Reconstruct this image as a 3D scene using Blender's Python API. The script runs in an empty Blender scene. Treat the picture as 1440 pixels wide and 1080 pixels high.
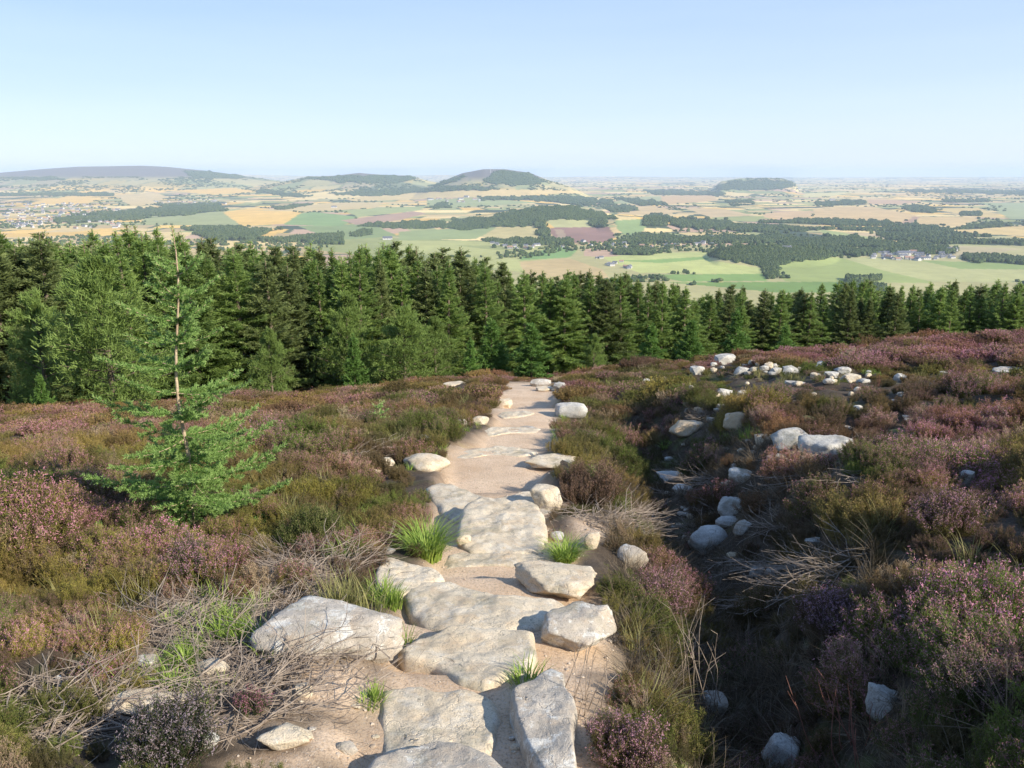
import bpy, bmesh, math, random, time, sys
_T0 = time.time()
import numpy as np
from mathutils import Vector
random.seed(7); rng = np.random.default_rng(7)
SC = bpy.context.scene; COL = SC.collection
R = math.radians
# ------------------------------------------------------------------ camera model (real position, used to site things on the ground)
F = 1150.0; P = math.atan(298/1150.0); CH = 1.6
cp, sp = math.cos(P), math.sin(P)
def ray(px, py):
    a = (np.asarray(px, float)-720)/F; b = (540-np.asarray(py, float))/F
    return a, cp+b*sp, -sp+b*cp
def proj(x, y, z):
    dz = z-CH; d = y*cp-dz*sp; d = np.where(d < .05, .05, d)
    return 720+F*x/d, 540-F*(y*sp+dz*cp)/d, d
# ------------------------------------------------------------------ noise
def h2(ix, iy, s=0):
    n = (ix.astype(np.int64)*374761393+iy.astype(np.int64)*668265263+s*982451653) & 0xffffffff
    n = ((n ^ (n >> 13))*1274126177) & 0xffffffff
    n = ((n ^ (n >> 16))*1103515245) & 0xffffffff
    return ((n ^ (n >> 15)) & 0xffffff)/float(0xffffff)
def vn(x, y, s=0):
    x = np.asarray(x, float); y = np.asarray(y, float)
    ix = np.floor(x); iy = np.floor(y); fx = x-ix; fy = y-iy
    fx = fx*fx*(3-2*fx); fy = fy*fy*(3-2*fy)
    a = h2(ix, iy, s); b = h2(ix+1, iy, s); c = h2(ix, iy+1, s); d = h2(ix+1, iy+1, s)
    return (a+(b-a)*fx)*(1-fy)+(c+(d-c)*fx)*fy
def fbm(x, y, s=0, o=4):
    t = 0; a = .5; n = 0
    for i in range(o):
        t = t+a*vn(x*2**i+i*17.3, y*2**i-i*9.1, s+i); n += a; a *= .5
    return t/n
def vn3(p, s=0):
    ip = np.floor(p); f = p-ip; f = f*f*(3-2*f); r = 0
    for i in (0, 1):
        for j in (0, 1):
            for k in (0, 1):
                w = (f[:, 0] if i else 1-f[:, 0])*(f[:, 1] if j else 1-f[:, 1])*(f[:, 2] if k else 1-f[:, 2])
                r = r+w*h2(ip[:, 0]+i+(ip[:, 2]+k)*131, ip[:, 1]+j+(ip[:, 2]+k)*57, s)
    return r
def sstep(a, b, x):
    t = np.clip((x-a)/(b-a), 0, 1); return t*t*(3-2*t)
# ------------------------------------------------------------------ terrain heights
STEPS = [1.6, 2.35, 3.2, 3.8, 4.6, 5.4, 7.1, 9.7, 11.6, 14.4, 18.0]
def xpath(y): return -.24+.036*y+.05*np.sin(y*.6)-.17*np.exp(-((np.asarray(y, float)-8.7)/3.2)**2)
def base(y):
    y = np.asarray(y, float)
    z = -.178*np.minimum(y, 20)
    z = z-.25*np.maximum(y-20, 0)
    return z
def path_w(y): return np.clip(.42+.006*y, .4, .55)
def path_mask(x, y):
    w = path_w(y)+.20*(fbm(x*2.6, y*1.6, 5, 3)-.5)*2
    return (1-sstep(w-.06, w+.22, np.abs(x-xpath(y))))*(1-sstep(19.5, 22.5, y))
def stair(y):
    y = np.asarray(y, float); d = np.zeros_like(y)
    for a, b in zip(STEPS[:-1], STEPS[1:]):
        L = b-a; t = (y-a)/L; m = (t >= 0) & (t < 1)
        # flat tread then a drop at the slab lip
        drop = sstep(.0, min(.5, .16/L), t)
        tread = .178*L*(t*.6)  # flatter than the slope
        v = .178*L*.6*(t-drop)
        d = np.where(m, v, d)
    return d
def near_z(x, y, fine=True, steps=True):
    x = np.asarray(x, float); y = np.asarray(y, float)
    z = base(y)
    off = np.abs(x-xpath(y))
    # right bank
    bank = 2.5*(1-np.exp(-np.maximum(x-2.0, 0)*.055))*(1-sstep(26, 60, y)*.55)
    z = z+bank
    z = z-1.45*(1-np.exp(-np.maximum(-x-1.2, 0)*.10))*sstep(6, 18, y)-.006*np.maximum(y-9, 0)*sstep(.5, 3, off)*(y < 20)-.066*sstep(.5, 3, off)*(y >= 20)
    # gully beside the path
    xc = .95+.095*y+.08*np.sin(y*1.3); g = np.exp(-((x-xc)/(.38+.038*y))**2)*(1-sstep(11.5, 17, y))
    z = z-.58*g
    lip = .9*np.exp(-((x-.60-.37*np.minimum(y, 7.2))/.5)**2)*(1-sstep(12, 18, y)); z = z+.17*lip
    pm = path_mask(x, y)
    rough = 1-pm
    amp = .10+.16*sstep(.6, 3, off)
    z = z+rough*amp*(fbm(x*.9, y*.9, 3, 3)-.45)*2
    z = z+rough*.16*(fbm(x*.3, y*.3, 11, 2)-.5)*2*sstep(1, 4, off)
    if steps: z = z+pm*stair(y)-.012*pm
    if fine: z = z+.02*(fbm(x*9, y*9, 21, 3)-.5)*(1+2*rough)
    return z
RIDGES = [  # px, py of the crest, distance, half depth
 ([-500,-300,-100,0,60,110,200,235,290,340,400,460],[262,255,249,243,238,234.5,233,234.5,240,247,256,270],13000,2600),
 ([360,430,470,505,540,575,600,640,680],[262,249,247,243,246,247,254,262,280],10500,1500),
 ([560,620,650,680,710,745,770,800,840],[280,256,243.5,238,238,243,253,262,282],9000,1200),
 ([990,1015,1040,1070,1100,1118,1135],[275,255,251,250.5,251,257,275],11500,1300),
 ([-600,-200,200,330,420,520,640,760,860,1000,1200,1300,1500,2000,2400],[251,250,247,245,247,247,246,249,248,249.5,250,248.5,249,250,251],33000,5000),
 ([560,600,650,700,760,800,840,880,920,960],[330,316,311,300,291,289,297,307,315,330],4300,520),
 ([960,1000,1020,1050,1100,1160,1200,1230],[388,366,352,346,347,354,366,380],2430,170),
 ([800,845,870,920,1000,1060,1120],[340,314,305,307,317,330,345],3850,300),
]
PL = -250.0
def height(x, y, fine=False):
    x = np.asarray(x, float); y = np.asarray(y, float)
    z = near_z(x, np.minimum(y, 400), fine)-.25*np.maximum(y-400, 0)
    und = 26*(fbm(x/2600, y/2600, 31, 3)-.5)+7*(fbm(x/700, y/700, 32, 2)-.5)
    pl = PL+und*sstep(900, 2500, y)
    px = 720+F*(x/np.maximum(y, 1))/cp
    for tx, ty, D, W in RIDGES:
        k = np.interp(px, tx, ty)
        top = CH-D*np.tan(P-np.arctan((540-k)/F))
        hgt = np.maximum(top-PL, 0)
        q = np.abs((y-D)/W)
        pl = np.maximum(pl, PL+hgt*np.exp(-q**2)+.4*und*np.exp(-q*q))
    t = sstep(-40, 40, z-pl)
    return np.where(y < 600, z, z*t+pl*(1-t))
_HG = {}
def hl(x, y):
    """fast valley height: bilinear look-up in a polar table of height()"""
    if not _HG:
        an = np.linspace(R(-44), R(44), 500); lr = np.linspace(math.log(800), math.log(47000), 700)
        rr = np.exp(lr)[:, None]; _HG['z'] = height(rr*np.sin(an)[None], rr*np.cos(an)[None])
    u = np.clip((np.arctan2(x, y)+R(44))/R(88)*499, 0, 498.999); v = np.clip((np.log(np.hypot(x, y))-math.log(800))/math.log(47000/800)*699, 0, 698.999)
    i = u.astype(int); j = v.astype(int); u = u-i; v = v-j; z = _HG['z']
    return (z[j, i]*(1-u)+z[j, i+1]*u)*(1-v)+(z[j+1, i]*(1-u)+z[j+1, i+1]*u)*v
def hit(px, py, lift=0.0, far=False):
    """where the sight line through a photo point meets the ground"""
    px = np.atleast_1d(np.asarray(px, float)); py = np.atleast_1d(np.asarray(py, float))
    a, b, c = ray(px, py); n = len(px)
    ts = np.geomspace(1.2, 120, 110) if not far else np.geomspace(900, 44000, 400)
    fn = (lambda x, y: near_z(x, y, False, False)) if not far else hl
    lo = np.full(n, ts[-1]); hi = np.full(n, ts[-1]); done = np.zeros(n, bool); prev = ts[0]
    for t in ts:
        m = ~done; below = np.zeros(n, bool); below[m] = (CH+c[m]*t) < fn(a[m]*t, b[m]*t)+lift
        lo[below] = prev; hi[below] = t; done |= below; prev = t
        if done.all(): break
    for _ in range(7):
        md = (lo+hi)/2; be = (CH+c*md) < fn(a*md, b*md)+lift; hi = np.where(be, md, hi); lo = np.where(be, lo, md)
    res = (lo+hi)/2
    return a*res, b*res, fn(a*res, b*res), res
# ------------------------------------------------------------------ object helpers
def tag(o, label=None, cat=None, group=None, kind=None):
    if label: o['label'] = label
    if cat: o['category'] = cat
    if group: o['group'] = group
    if kind: o['kind'] = kind
    return o
def mesh_from(name, V, Fc, mat=None, smooth=False, attrs=None):
    V = np.asarray(V, np.float32); me = bpy.data.meshes.new(name)
    if isinstance(Fc, np.ndarray): groups = [Fc]
    else: groups = [g for g in Fc if len(g)]
    me.vertices.add(len(V)); me.vertices.foreach_set('co', V.ravel())
    nl = sum(g.size for g in groups); npoly = sum(len(g) for g in groups)
    me.loops.add(nl); me.polygons.add(npoly)
    me.loops.foreach_set('vertex_index', np.concatenate([g.ravel() for g in groups]).astype(np.int32))
    tot = np.concatenate([np.full(len(g), g.shape[1]) for g in groups]).astype(np.int32)
    st = np.concatenate([[0], np.cumsum(tot)[:-1]]).astype(np.int32)
    me.polygons.foreach_set('loop_start', st); me.polygons.foreach_set('loop_total', tot)
    me.polygons.foreach_set('use_smooth', np.full(npoly, smooth, bool))
    for k, v in (attrs or {}).items():
        v = np.asarray(v, np.float32)
        at = me.attributes.new(k, 'FLOAT_VECTOR', 'POINT'); at.data.foreach_set('vector', v.ravel())
    me.update(calc_edges=True); me.validate()
    if mat: me.materials.append(mat)
    return me
def obj(name, me, parent=None, link=True, loc=None):
    o = bpy.data.objects.new(name, me)
    if link: COL.objects.link(o)
    if parent: o.parent = parent
    if loc is not None: o.location = loc
    return o
def empty(name, loc, rz=0):
    o = bpy.data.objects.new(name, None); COL.objects.link(o); o.location = loc; o.rotation_euler = (0, 0, rz)
    o.empty_display_size = .2
    return o
def copy_tree(o, parent=None):
    c = o.copy(); COL.objects.link(c); c.parent = parent
    for ch in list(o.children):
        copy_tree(ch, c)
    return c
# ------------------------------------------------------------------ materials
class NT:
    def __init__(s, name):
        s.m = bpy.data.materials.new(name); s.m.use_nodes = True; s.t = s.m.node_tree; s.t.nodes.clear()
        s.out = s.t.nodes.new('ShaderNodeOutputMaterial')
    def n(s, typ, **kw):
        nd = s.t.nodes.new(typ)
        for k, v in kw.items(): setattr(nd, k, v)
        return nd
    def l(s, a, b): s.t.links.new(a, b)
    def noise(s, scale, detail=4, rough=.6, vec=None, w=None):
        nd = s.n('ShaderNodeTexNoise'); nd.inputs['Scale'].default_value = scale; nd.inputs['Detail'].default_value = detail
        nd.inputs['Roughness'].default_value = rough
        if vec is not None: s.l(vec, nd.inputs['Vector'])
        return nd.outputs['Fac']
    def ramp(s, fac, stops):
        nd = s.n('ShaderNodeValToRGB'); e = nd.color_ramp.elements
        while len(e) < len(stops): e.new(.5)
        for el, (p, c) in zip(e, stops): el.position = p; el.color = (*c, 1) if len(c) == 3 else c
        s.l(fac, nd.inputs['Fac']); return nd.outputs['Color']
    def mix(s, fac, a, b, mode='MIX'):
        nd = s.n('ShaderNodeMix', data_type='RGBA', blend_type=mode)
        for sock, v in ((0, fac), (6, a), (7, b)):
            if isinstance(v, (int, float)): nd.inputs[sock].default_value = v
            elif isinstance(v, tuple): nd.inputs[sock].default_value = (*v, 1)
            else: s.l(v, nd.inputs[sock])
        return nd.outputs[2]
    def math(s, op, a, b=0.0):
        nd = s.n('ShaderNodeMath', operation=op)
        for i, v in enumerate((a, b)):
            if isinstance(v, (int, float)): nd.inputs[i].default_value = v
            else: s.l(v, nd.inputs[i])
        return nd.outputs[0]
    def bsdf(s, col, rough=.85, bump=None, bstr=.4, bdist=.02, trans=0, spec=.3):
        b = s.n('ShaderNodeBsdfPrincipled'); b.inputs['Roughness'].default_value = rough
        b.inputs['Specular IOR Level'].default_value = spec
        if isinstance(col, tuple): b.inputs['Base Color'].default_value = (*col, 1)
        else: s.l(col, b.inputs['Base Color'])
        if bump is not None:
            bp = s.n('ShaderNodeBump'); bp.inputs['Strength'].default_value = bstr; bp.inputs['Distance'].default_value = bdist
            s.l(bump, bp.inputs['Height']); s.l(bp.outputs[0], b.inputs['Normal'])
        res = b.outputs[0]
        if trans:
            t = s.n('ShaderNodeBsdfTranslucent')
            if isinstance(col, tuple): t.inputs['Color'].default_value = (*col, 1)
            else: s.l(col, t.inputs['Color'])
            mx = s.n('ShaderNodeMixShader'); mx.inputs[0].default_value = trans
            s.l(b.outputs[0], mx.inputs[1]); s.l(t.outputs[0], mx.inputs[2]); res = mx.outputs[0]
        s.l(res, s.out.inputs['Surface']); return s.m
    def attr(s, name, inst=False):
        nd = s.n('ShaderNodeAttribute'); nd.attribute_name = name
        if inst: nd.attribute_type = 'INSTANCER'
        return nd.outputs['Vector']
    def sep(s, v):
        nd = s.n('ShaderNodeSeparateXYZ'); s.l(v, nd.inputs[0]); return nd.outputs
    def objco(s):
        return s.n('ShaderNodeTexCoord').outputs['Object']
    def geoco(s):
        return s.n('ShaderNodeNewGeometry').outputs['Position']

def mat_rock(name, ca, cb, lichen=.5, warm=.3):
    t = NT(name); v = t.geoco()
    big = t.noise(5, 5, .6, v); med = t.noise(22, 6, .7, v); fine = t.noise(160, 3, .7, v)
    c = t.mix(t.ramp(big, [(.35, (0,)*3), (.65, (1,)*3)]), ca, cb)
    c = t.mix(t.ramp(t.noise(9, 4, .7, v), [(.5, (0,)*3), (.7, (warm,)*3)]), c, (.56, .38, .22))
    c = t.mix(t.ramp(t.noise(8, 6, .75, v), [(.53, (0,)*3), (.57, (lichen,)*3)]), c, (.70, .67, .58))
    c = t.mix(t.ramp(t.noise(34, 4, .7, v), [(.31, (.6,)*3), (.42, (0,)*3)]), c, (.15, .14, .11))
    c = t.mix(t.ramp(t.noise(3.3, 5, .75, v), [(.54, (0,)*3), (.68, (.6,)*3)]), c, (.25, .23, .15))
    c = t.mix(t.ramp(fine, [(.30, (.6,)*3), (.5, (0,)*3)]), c, (.16, .14, .12))
    vo = t.n('ShaderNodeTexVoronoi', feature='DISTANCE_TO_EDGE'); vo.inputs['Scale'].default_value = 2.6
    wv = t.n('ShaderNodeVectorMath', operation='ADD'); wn = t.n('ShaderNodeTexNoise'); wn.inputs['Scale'].default_value = 4; wn.inputs['Detail'].default_value = 5; t.l(v, wn.inputs['Vector']); t.l(v, wv.inputs[0]); t.l(wn.outputs['Color'], wv.inputs[1]); t.l(wv.outputs[0], vo.inputs['Vector'])
    cr = t.ramp(vo.outputs['Distance'], [(.0, (.45,)*3), (.016, (0,)*3)]); c = t.mix(t.math('MULTIPLY', cr, t.ramp(big, [(.5, (0,)*3), (.62, (1,)*3)])), c, (.12, .10, .08))
    bh = t.math('ADD', t.math('MULTIPLY', med, .7), t.math('MULTIPLY', fine, .3)); bh = t.math('SUBTRACT', bh, t.math('MULTIPLY', cr, .5))
    return t.bsdf(c, .9, bh, .7, .02)
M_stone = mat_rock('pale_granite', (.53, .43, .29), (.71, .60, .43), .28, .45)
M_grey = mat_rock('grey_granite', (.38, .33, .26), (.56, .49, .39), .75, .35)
M_white = mat_rock('quartz_rock', (.40, .38, .33), (.56, .53, .46), .5, .2)
M_warm = mat_rock('ochre_rock', (.52, .38, .22), (.62, .48, .30), .3, .5)

def mat_ground():
    t = NT('path_and_peat'); v = t.geoco()
    pm = t.sep(t.attr('mask'))
    sand = t.mix(t.ramp(t.noise(2.2, 4, .6, v), [(.3, (0,)*3), (.7, (1,)*3)]), (.57, .39, .235), (.75, .56, .375))
    sand = t.mix(t.ramp(t.noise(70, 4, .75, v), [(.36, (.75,)*3), (.50, (0,)*3)]), sand, (.30, .20, .13))
    sand = t.mix(t.ramp(t.noise(7, 5, .75, v), [(.55, (0,)*3), (.72, (.55,)*3)]), sand, (.36, .27, .18))
    sand = t.mix(t.ramp(t.noise(120, 3, .7, v), [(.56, (0,)*3), (.66, (.8,)*3)]), sand, (.68, .58, .46))
    peat = t.mix(t.ramp(t.noise(6, 5, .7, v), [(.3, (0,)*3), (.7, (1,)*3)]), (.045, .031, .019), (.10, .072, .045))
    peat = t.mix(t.ramp(t.noise(50, 5, .8, v), [(.52, (0,)*3), (.7, (.8,)*3)]), peat, (.19, .145, .10))
    peat = t.mix(t.ramp(t.noise(1.8, 3, .6, v), [(.55, (0,)*3), (.68, (.7,)*3)]), peat, (.10, .12, .03))
    litter = t.mix(t.ramp(t.noise(40, 4, .8, v), [(.35, (0,)*3), (.65, (1,)*3)]), (.20, .145, .095), (.36, .27, .18))
    c = t.mix(pm[0], peat, sand)
    c = t.mix(pm[1], c, litter)
    bh = t.math('ADD', t.math('MULTIPLY', t.noise(45, 5, .8, v), .6), t.math('MULTIPLY', t.noise(150, 3, .7, v), .4))
    return t.bsdf(c, .95, bh, .8, .02)
M_ground = mat_ground()

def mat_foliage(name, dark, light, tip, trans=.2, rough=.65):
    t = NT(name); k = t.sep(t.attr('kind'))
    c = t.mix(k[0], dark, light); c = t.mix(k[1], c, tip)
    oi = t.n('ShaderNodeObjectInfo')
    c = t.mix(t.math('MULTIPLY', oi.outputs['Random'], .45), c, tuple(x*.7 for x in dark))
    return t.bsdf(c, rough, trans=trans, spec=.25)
M_spruce = mat_foliage('spruce_needles', (.13, .21, .05), (.41, .54, .13), (.52, .65, .22), .55)
M_spruce2 = mat_foliage('spruce_needles_olive', (.10, .135, .045), (.28, .33, .10), (.38, .44, .16), .42)
M_pine = mat_foliage('pine_needles', (.11, .17, .040), (.27, .38, .085), (.38, .48, .14), .35)
M_bright = mat_foliage('young_larch_needles', (.10, .19, .035), (.19, .34, .07), (.28, .44, .11), .3)
M_youngsp = mat_foliage('young_spruce_needles', (.13, .24, .05), (.34, .53, .13), (.58, .74, .26), .45)
def mat_bark(name, a, b):
    t = NT(name); v = t.geoco()
    c = t.mix(t.ramp(t.noise(14, 5, .7, v), [(.35, (0,)*3), (.65, (1,)*3)]), a, b)
    return t.bsdf(c, .9, t.noise(40, 4, .7, v), .5, .02)
M_bark = mat_bark('conifer_bark', (.10, .075, .05), (.22, .17, .12))
M_bark2 = mat_bark('young_spruce_bark', (.34, .24, .15), (.54, .42, .28))

def mat_plant_inst(name):
    t = NT(name); k = t.sep(t.attr('kind'))
    leaf = t.attr('leafcol', True); flow = t.attr('flowcol', True)
    lf = t.mix(k[2], leaf, (.0, .0, .0)); lf = t.mix(t.math('MULTIPLY', k[2], .55), leaf, (.05, .045, .02))
    c = t.mix(k[0], lf, flow)
    c = t.mix(k[1], c, (.20, .145, .10))
    return t.bsdf(c, .8, trans=.28, spec=.15)
M_heath = mat_plant_inst('heather_foliage')
def mat_plant_fixed(name, leaf, flow):
    t = NT(name); k = t.sep(t.attr('kind'))
    lf = t.mix(t.math('MULTIPLY', k[2], .55), leaf, (.05, .045, .02))
    c = t.mix(k[0], lf, flow); c = t.mix(k[1], c, (.20, .145, .10))
    return t.bsdf(c, .8, trans=.28, spec=.15)
def mat_grass(name, a, b):
    t = NT(name); k = t.sep(t.attr('kind'))
    return t.bsdf(t.mix(k[0], a, b), .6, trans=.35, spec=.3)
M_grass = mat_grass('bright_grass', (.13, .22, .03), (.40, .50, .10))
M_moorgrass = mat_grass('moor_grass', (.16, .17, .045), (.40, .36, .14))
def simple(name, a, b, sc=8, rough=.85):
    t = NT(name); v = t.geoco()
    return t.bsdf(t.mix(t.ramp(t.noise(sc, 4, .6, v), [(.35, (0,)*3), (.65, (1,)*3)]), a, b), rough)
M_twig = simple('dead_heather_wood', (.18, .135, .10), (.36, .29, .22), 20)
M_redstem = simple('reddish_stems', (.20, .08, .06), (.34, .16, .11), 20)
M_pebble = simple('pebbles', (.34, .26, .18), (.60, .50, .38), 30)

# ------------------------------------------------------------------ near ground (moor and path)
def traced(pts): return np.array(pts, float)
def in_poly(px, py, poly):
    px = np.asarray(px); py = np.asarray(py); c = np.zeros(px.shape, bool); n = len(poly)
    for i in range(n):
        x1, y1 = poly[i]; x2, y2 = poly[(i+1) % n]
        if y1 == y2: continue
        c ^= ((y1 > py) != (y2 > py)) & (px < (x2-x1)*(py-y1)/(y2-y1)+x1)
    return c
def blob(px, py, cx, cy, rx, ry): return np.exp(-((px-cx)/rx)**2-((py-cy)/ry)**2)
# bare sandy or littered spots besides the path line (photo positions, sited on the ground)
SANDY = [(470, 960, 75, 45), (590, 940, 60, 30), (770, 930, 30, 18), (600, 985, 90, 40), (715, 1040, 40, 40), (470, 1040, 60, 30),
         (610, 870, 50, 14), (690, 800, 80, 25), (690, 660, 80, 22), (830, 745, 45, 20), (380, 1075, 80, 20)]
LITTER = [(830, 930, 45, 40), (260, 965, 90, 35), (420, 940, 80, 38), (350, 1015, 90, 28), (300, 900, 110, 60), (430, 820, 60, 30), (870, 740, 35, 14), (390, 960, 60, 40)]
def masks(x, y):
    z = near_z(x, y, False, False); px, py, d = proj(x, y, z)
    s = path_mask(x, y); l = np.zeros_like(s)
    ok = y > .3
    for b in SANDY: s = np.maximum(s, np.clip(1.7*blob(px, py, *b)-.35+.5*(fbm(x*4, y*4, 40, 2)-.5), 0, 1)*ok)
    for b in LITTER: l = np.maximum(l, np.clip(2.3*blob(px, py, *b)-.3+.5*(fbm(x*4, y*4, 41, 2)-.5), 0, 1)*ok)
    return s, l*(1-s)
def build_polar(r0, r1, ratio, a0, a1, nc, oy, fn):
    nr = int(math.log(r1/r0)/math.log(ratio))+1
    rs = r0*ratio**np.arange(nr); an = np.linspace(R(a0), R(a1), nc)
    X = rs[:, None]*np.sin(an)[None]; Y = rs[:, None]*np.cos(an)[None]+oy
    Z = fn(X, Y); V = np.stack([X, Y, Z], -1).reshape(-1, 3)
    i = np.arange(nr-1)[:, None]*nc+np.arange(nc-1)[None]
    Fc = np.stack([i, i+1, i+nc+1, i+nc], -1).reshape(-1, 4)
    return V, Fc, X.ravel(), Y.ravel()
V, Fc, X, Y = build_polar(.7, 92, 1.0125, -100, 100, 640, -2.2, lambda x, y: near_z(x, y, True))
s, l = masks(X, Y)
me = mesh_from('moor', V, Fc[:, ::-1], M_ground, True, {'mask': np.stack([s, l, s*0], -1)})
tag(obj('ground', me), kind='structure')

# ------------------------------------------------------------------ rocks
def icos(sub):
    bm = bmesh.new(); bmesh.ops.create_icosphere(bm, subdivisions=sub, radius=1)
    V = np.array([v.co[:] for v in bm.verts]); Fa = np.array([[v.index for v in f.verts] for f in bm.faces]); bm.free()
    return V, Fa
ICO = {k: icos(k) for k in (2, 3, 4, 5)}
def rock_mesh(name, w, d, h, mat, seed, sub=4, angular=.75, tilt=0):
    r = np.random.default_rng(seed); U, Fa = ICO[sub]; angular = min(.97, angular+.17)
    n = r.normal(size=(17, 3)); n[:, 2] *= .8; n /= np.linalg.norm(n, axis=1)[:, None]
    n = np.vstack([n, [[.12*r.normal(), .12*r.normal(), 1]]]); dd = r.uniform(.52, .95, len(n)); dd[-1] = .55
    dots = U@n.T; q = np.where(dots > .05, dd/np.maximum(dots, .05), 9)
    rad = -np.log(np.sum(np.exp(-q*38), axis=1))/38
    rad = np.clip(rad, .3, 1.15); rad = rad*angular+.85*(1-angular)
    v = U*rad[:, None]
    nz = (vn3(v*2.3+seed, 1)-.5)*.20+(vn3(v*6+seed, 2)-.5)*.10+(vn3(v*15+seed, 3)-.5)*.05+(vn3(v*34+seed, 4)-.5)*.02
    v = v*(1+nz[:, None])
    lo, hi = v.min(0), v.max(0); v = (v-(lo+hi)/2)/(hi-lo)
    v = v*np.array([w, d, h])
    if tilt: v[:, 2] += v[:, 0]*tilt
    return mesh_from(name, v, Fa, mat, sub > 2)
ROCKS = [] # footprints (x, y, rx, ry)
def rock(px, pb, wpx, hpx, mat, label, ang=.8, cat='rock', name='rock', tilt=0, dr=.75, lift=0, rz=None, seed=None):
    x, y, z, t = hit([px], [pb]); x, y, z = float(x[0]), float(y[0]), float(z[0])
    _, _, D = proj(x, y, z); D = float(D)
    k = math.atan2(CH-z, math.hypot(x, y)); w = wpx/F*D
    ds = w*dr; hh = hpx/F*D
    h = (hh-ds*math.sin(k)*.8)/math.cos(k)
    if h < .35*w*.6:
        h = max(.12*w, hh*.45); ds = max(.35*w, (hh-h*math.cos(k))/max(.15, math.sin(k))/.8)
        ds = min(ds, 1.3*w)
    seed = seed or int(px*7+pb*13)
    me = rock_mesh(name, w, ds, h*1.45, mat, seed, 5 if wpx > 90 else 4 if wpx > 34 else 2, ang, tilt)
    y2 = y+ds*.45
    o = obj(name, me, loc=(x+x/max(y, .1)*ds*.4, y2, near_z(x, y)+h*.25+lift))
    tag(o, label, cat); ROCKS.append((x, y2, w*.5, ds*.5)); return o
def slab(pts, h, mat, label, rnd=5, name='stepping_stone', cat='stepping stone', rough=1.0, seed=1, group=None):
    pts = np.array(pts, float); wx, wy, _, _ = hit(pts[:, 0], pts[:, 1], h*.45)
    n = len(wx); N = 120
    # closed Catmull-Rom
    T = np.linspace(0, n, N, endpoint=False); i = T.astype(int); f = T-i; P_ = np.stack([wx, wy], -1)
    p0, p1, p2, p3 = P_[(i-1) % n], P_[i % n], P_[(i+1) % n], P_[(i+2) % n]; f = f[:, None]
    o = .5*((2*p1)+(-p0+p2)*f*.8+(2*p0-5*p1+4*p2-p3)*f*f*.8+(-p0+3*p1-3*p2+p3)*f**3*.8+.2*2*(p2-p1)*f*(1 if True else 0))
    o = p1*(1-f)*.35+p2*f*.35+o*.65
    c = o.mean(0); rel = o-c; size = np.abs(rel).max()
    a = np.arange(N)*2*np.pi/N
    rings = np.concatenate([np.linspace(0.04, .9, 22), [.94, .97, .99, 1.0, 1.01, 1.012, 1.0, .97]])
    drop = np.concatenate([(np.linspace(0.04, .9, 22)**(rnd*1.6))*.12, [.13, .22, .34, .5, .75, 1.2, 2.2, 3.6]])
    drop = np.maximum.accumulate(drop)
    z0 = near_z(c[0], c[1], False, False)
    gx = (near_z(c[0]+.2, c[1], False, False)-near_z(c[0]-.2, c[1], False, False))/.4*.6; gy = -.10; yn = o[:, 1].min(); h = h*.26; zp = near_z(c[0], yn-.02, False, True)+h+.078*yn
    V = []
    for t, d in zip(rings, drop):
        q = c+rel*t
        wob = (fbm(q[:, 0]*7+seed, q[:, 1]*7, 60, 4)-.5)*.05*rough*min(1, t*3)
        q = q+(rel/np.maximum(np.linalg.norm(rel, axis=1), .01)[:, None])*(wob*(t > .6))[:, None]
        und = (fbm(q[:, 0]*3.5+seed*3, q[:, 1]*3.5, 61, 3)-.5)*.045*rough+(fbm(q[:, 0]*14, q[:, 1]*14+seed, 62, 4)-.5)*.024*rough
        z = zp+gx*(q[:, 0]-c[0])-.078*q[:, 1]-d*.085+und
        V.append(np.stack([q[:, 0], q[:, 1], z], -1))
    V = np.vstack(V); top = np.array([[c[0], c[1], V[:N, 2].mean()]]); V = np.vstack([V, top]); nr = len(rings)
    j = np.arange(N); q4 = []
    for r_ in range(nr-1): q4.append(np.stack([r_*N+j, (r_+1)*N+j, (r_+1)*N+(j+1) % N, r_*N+(j+1) % N], -1))
    tri = np.stack([np.full(N, nr*N), j, (j+1) % N], -1)
    q4 = np.vstack(q4)
    # orientation: outline may be clockwise
    area = np.sum(o[:, 0]*np.roll(o[:, 1], -1)-np.roll(o[:, 0], -1)*o[:, 1])
    if area < 0: q4 = q4[:, ::-1]; tri = tri[:, ::-1]
    V = V-np.array([c[0], c[1], z0])
    ob = obj(name, mesh_from(name, V, [q4, tri], mat, True), loc=(c[0], c[1], z0)); tag(ob, label, cat, group)
    ROCKS.append((c[0], c[1], np.abs(rel[:, 0]).max()*.9, np.abs(rel[:, 1]).max()*.9)); return ob
S, G, W, O = M_stone, M_grey, M_white, M_warm
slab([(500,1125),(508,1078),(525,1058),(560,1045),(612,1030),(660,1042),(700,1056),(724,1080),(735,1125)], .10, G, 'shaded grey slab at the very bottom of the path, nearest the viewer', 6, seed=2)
slab([(535,953),(560,950),(590,951),(612,958),(660,956),(692,962),(706,978),(702,1005),(692,1026),(640,1036),(600,1030),(560,1038),(533,1034),(529,990)], .10, S, 'broad rectangular cream slab, second from the bottom on the path', 9, seed=5)
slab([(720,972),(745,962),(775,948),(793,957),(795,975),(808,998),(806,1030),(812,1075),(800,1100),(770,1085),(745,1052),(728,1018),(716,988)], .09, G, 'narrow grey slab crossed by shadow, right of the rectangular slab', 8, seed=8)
slab([(556,908),(580,896),(612,888),(640,881),(700,881),(752,887),(753,910),(748,936),(715,942),(682,953),(650,948),(610,925),(570,917)], .10, S, 'cream slab with pointed left end, above the rectangular slab', 8, seed=11)
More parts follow.
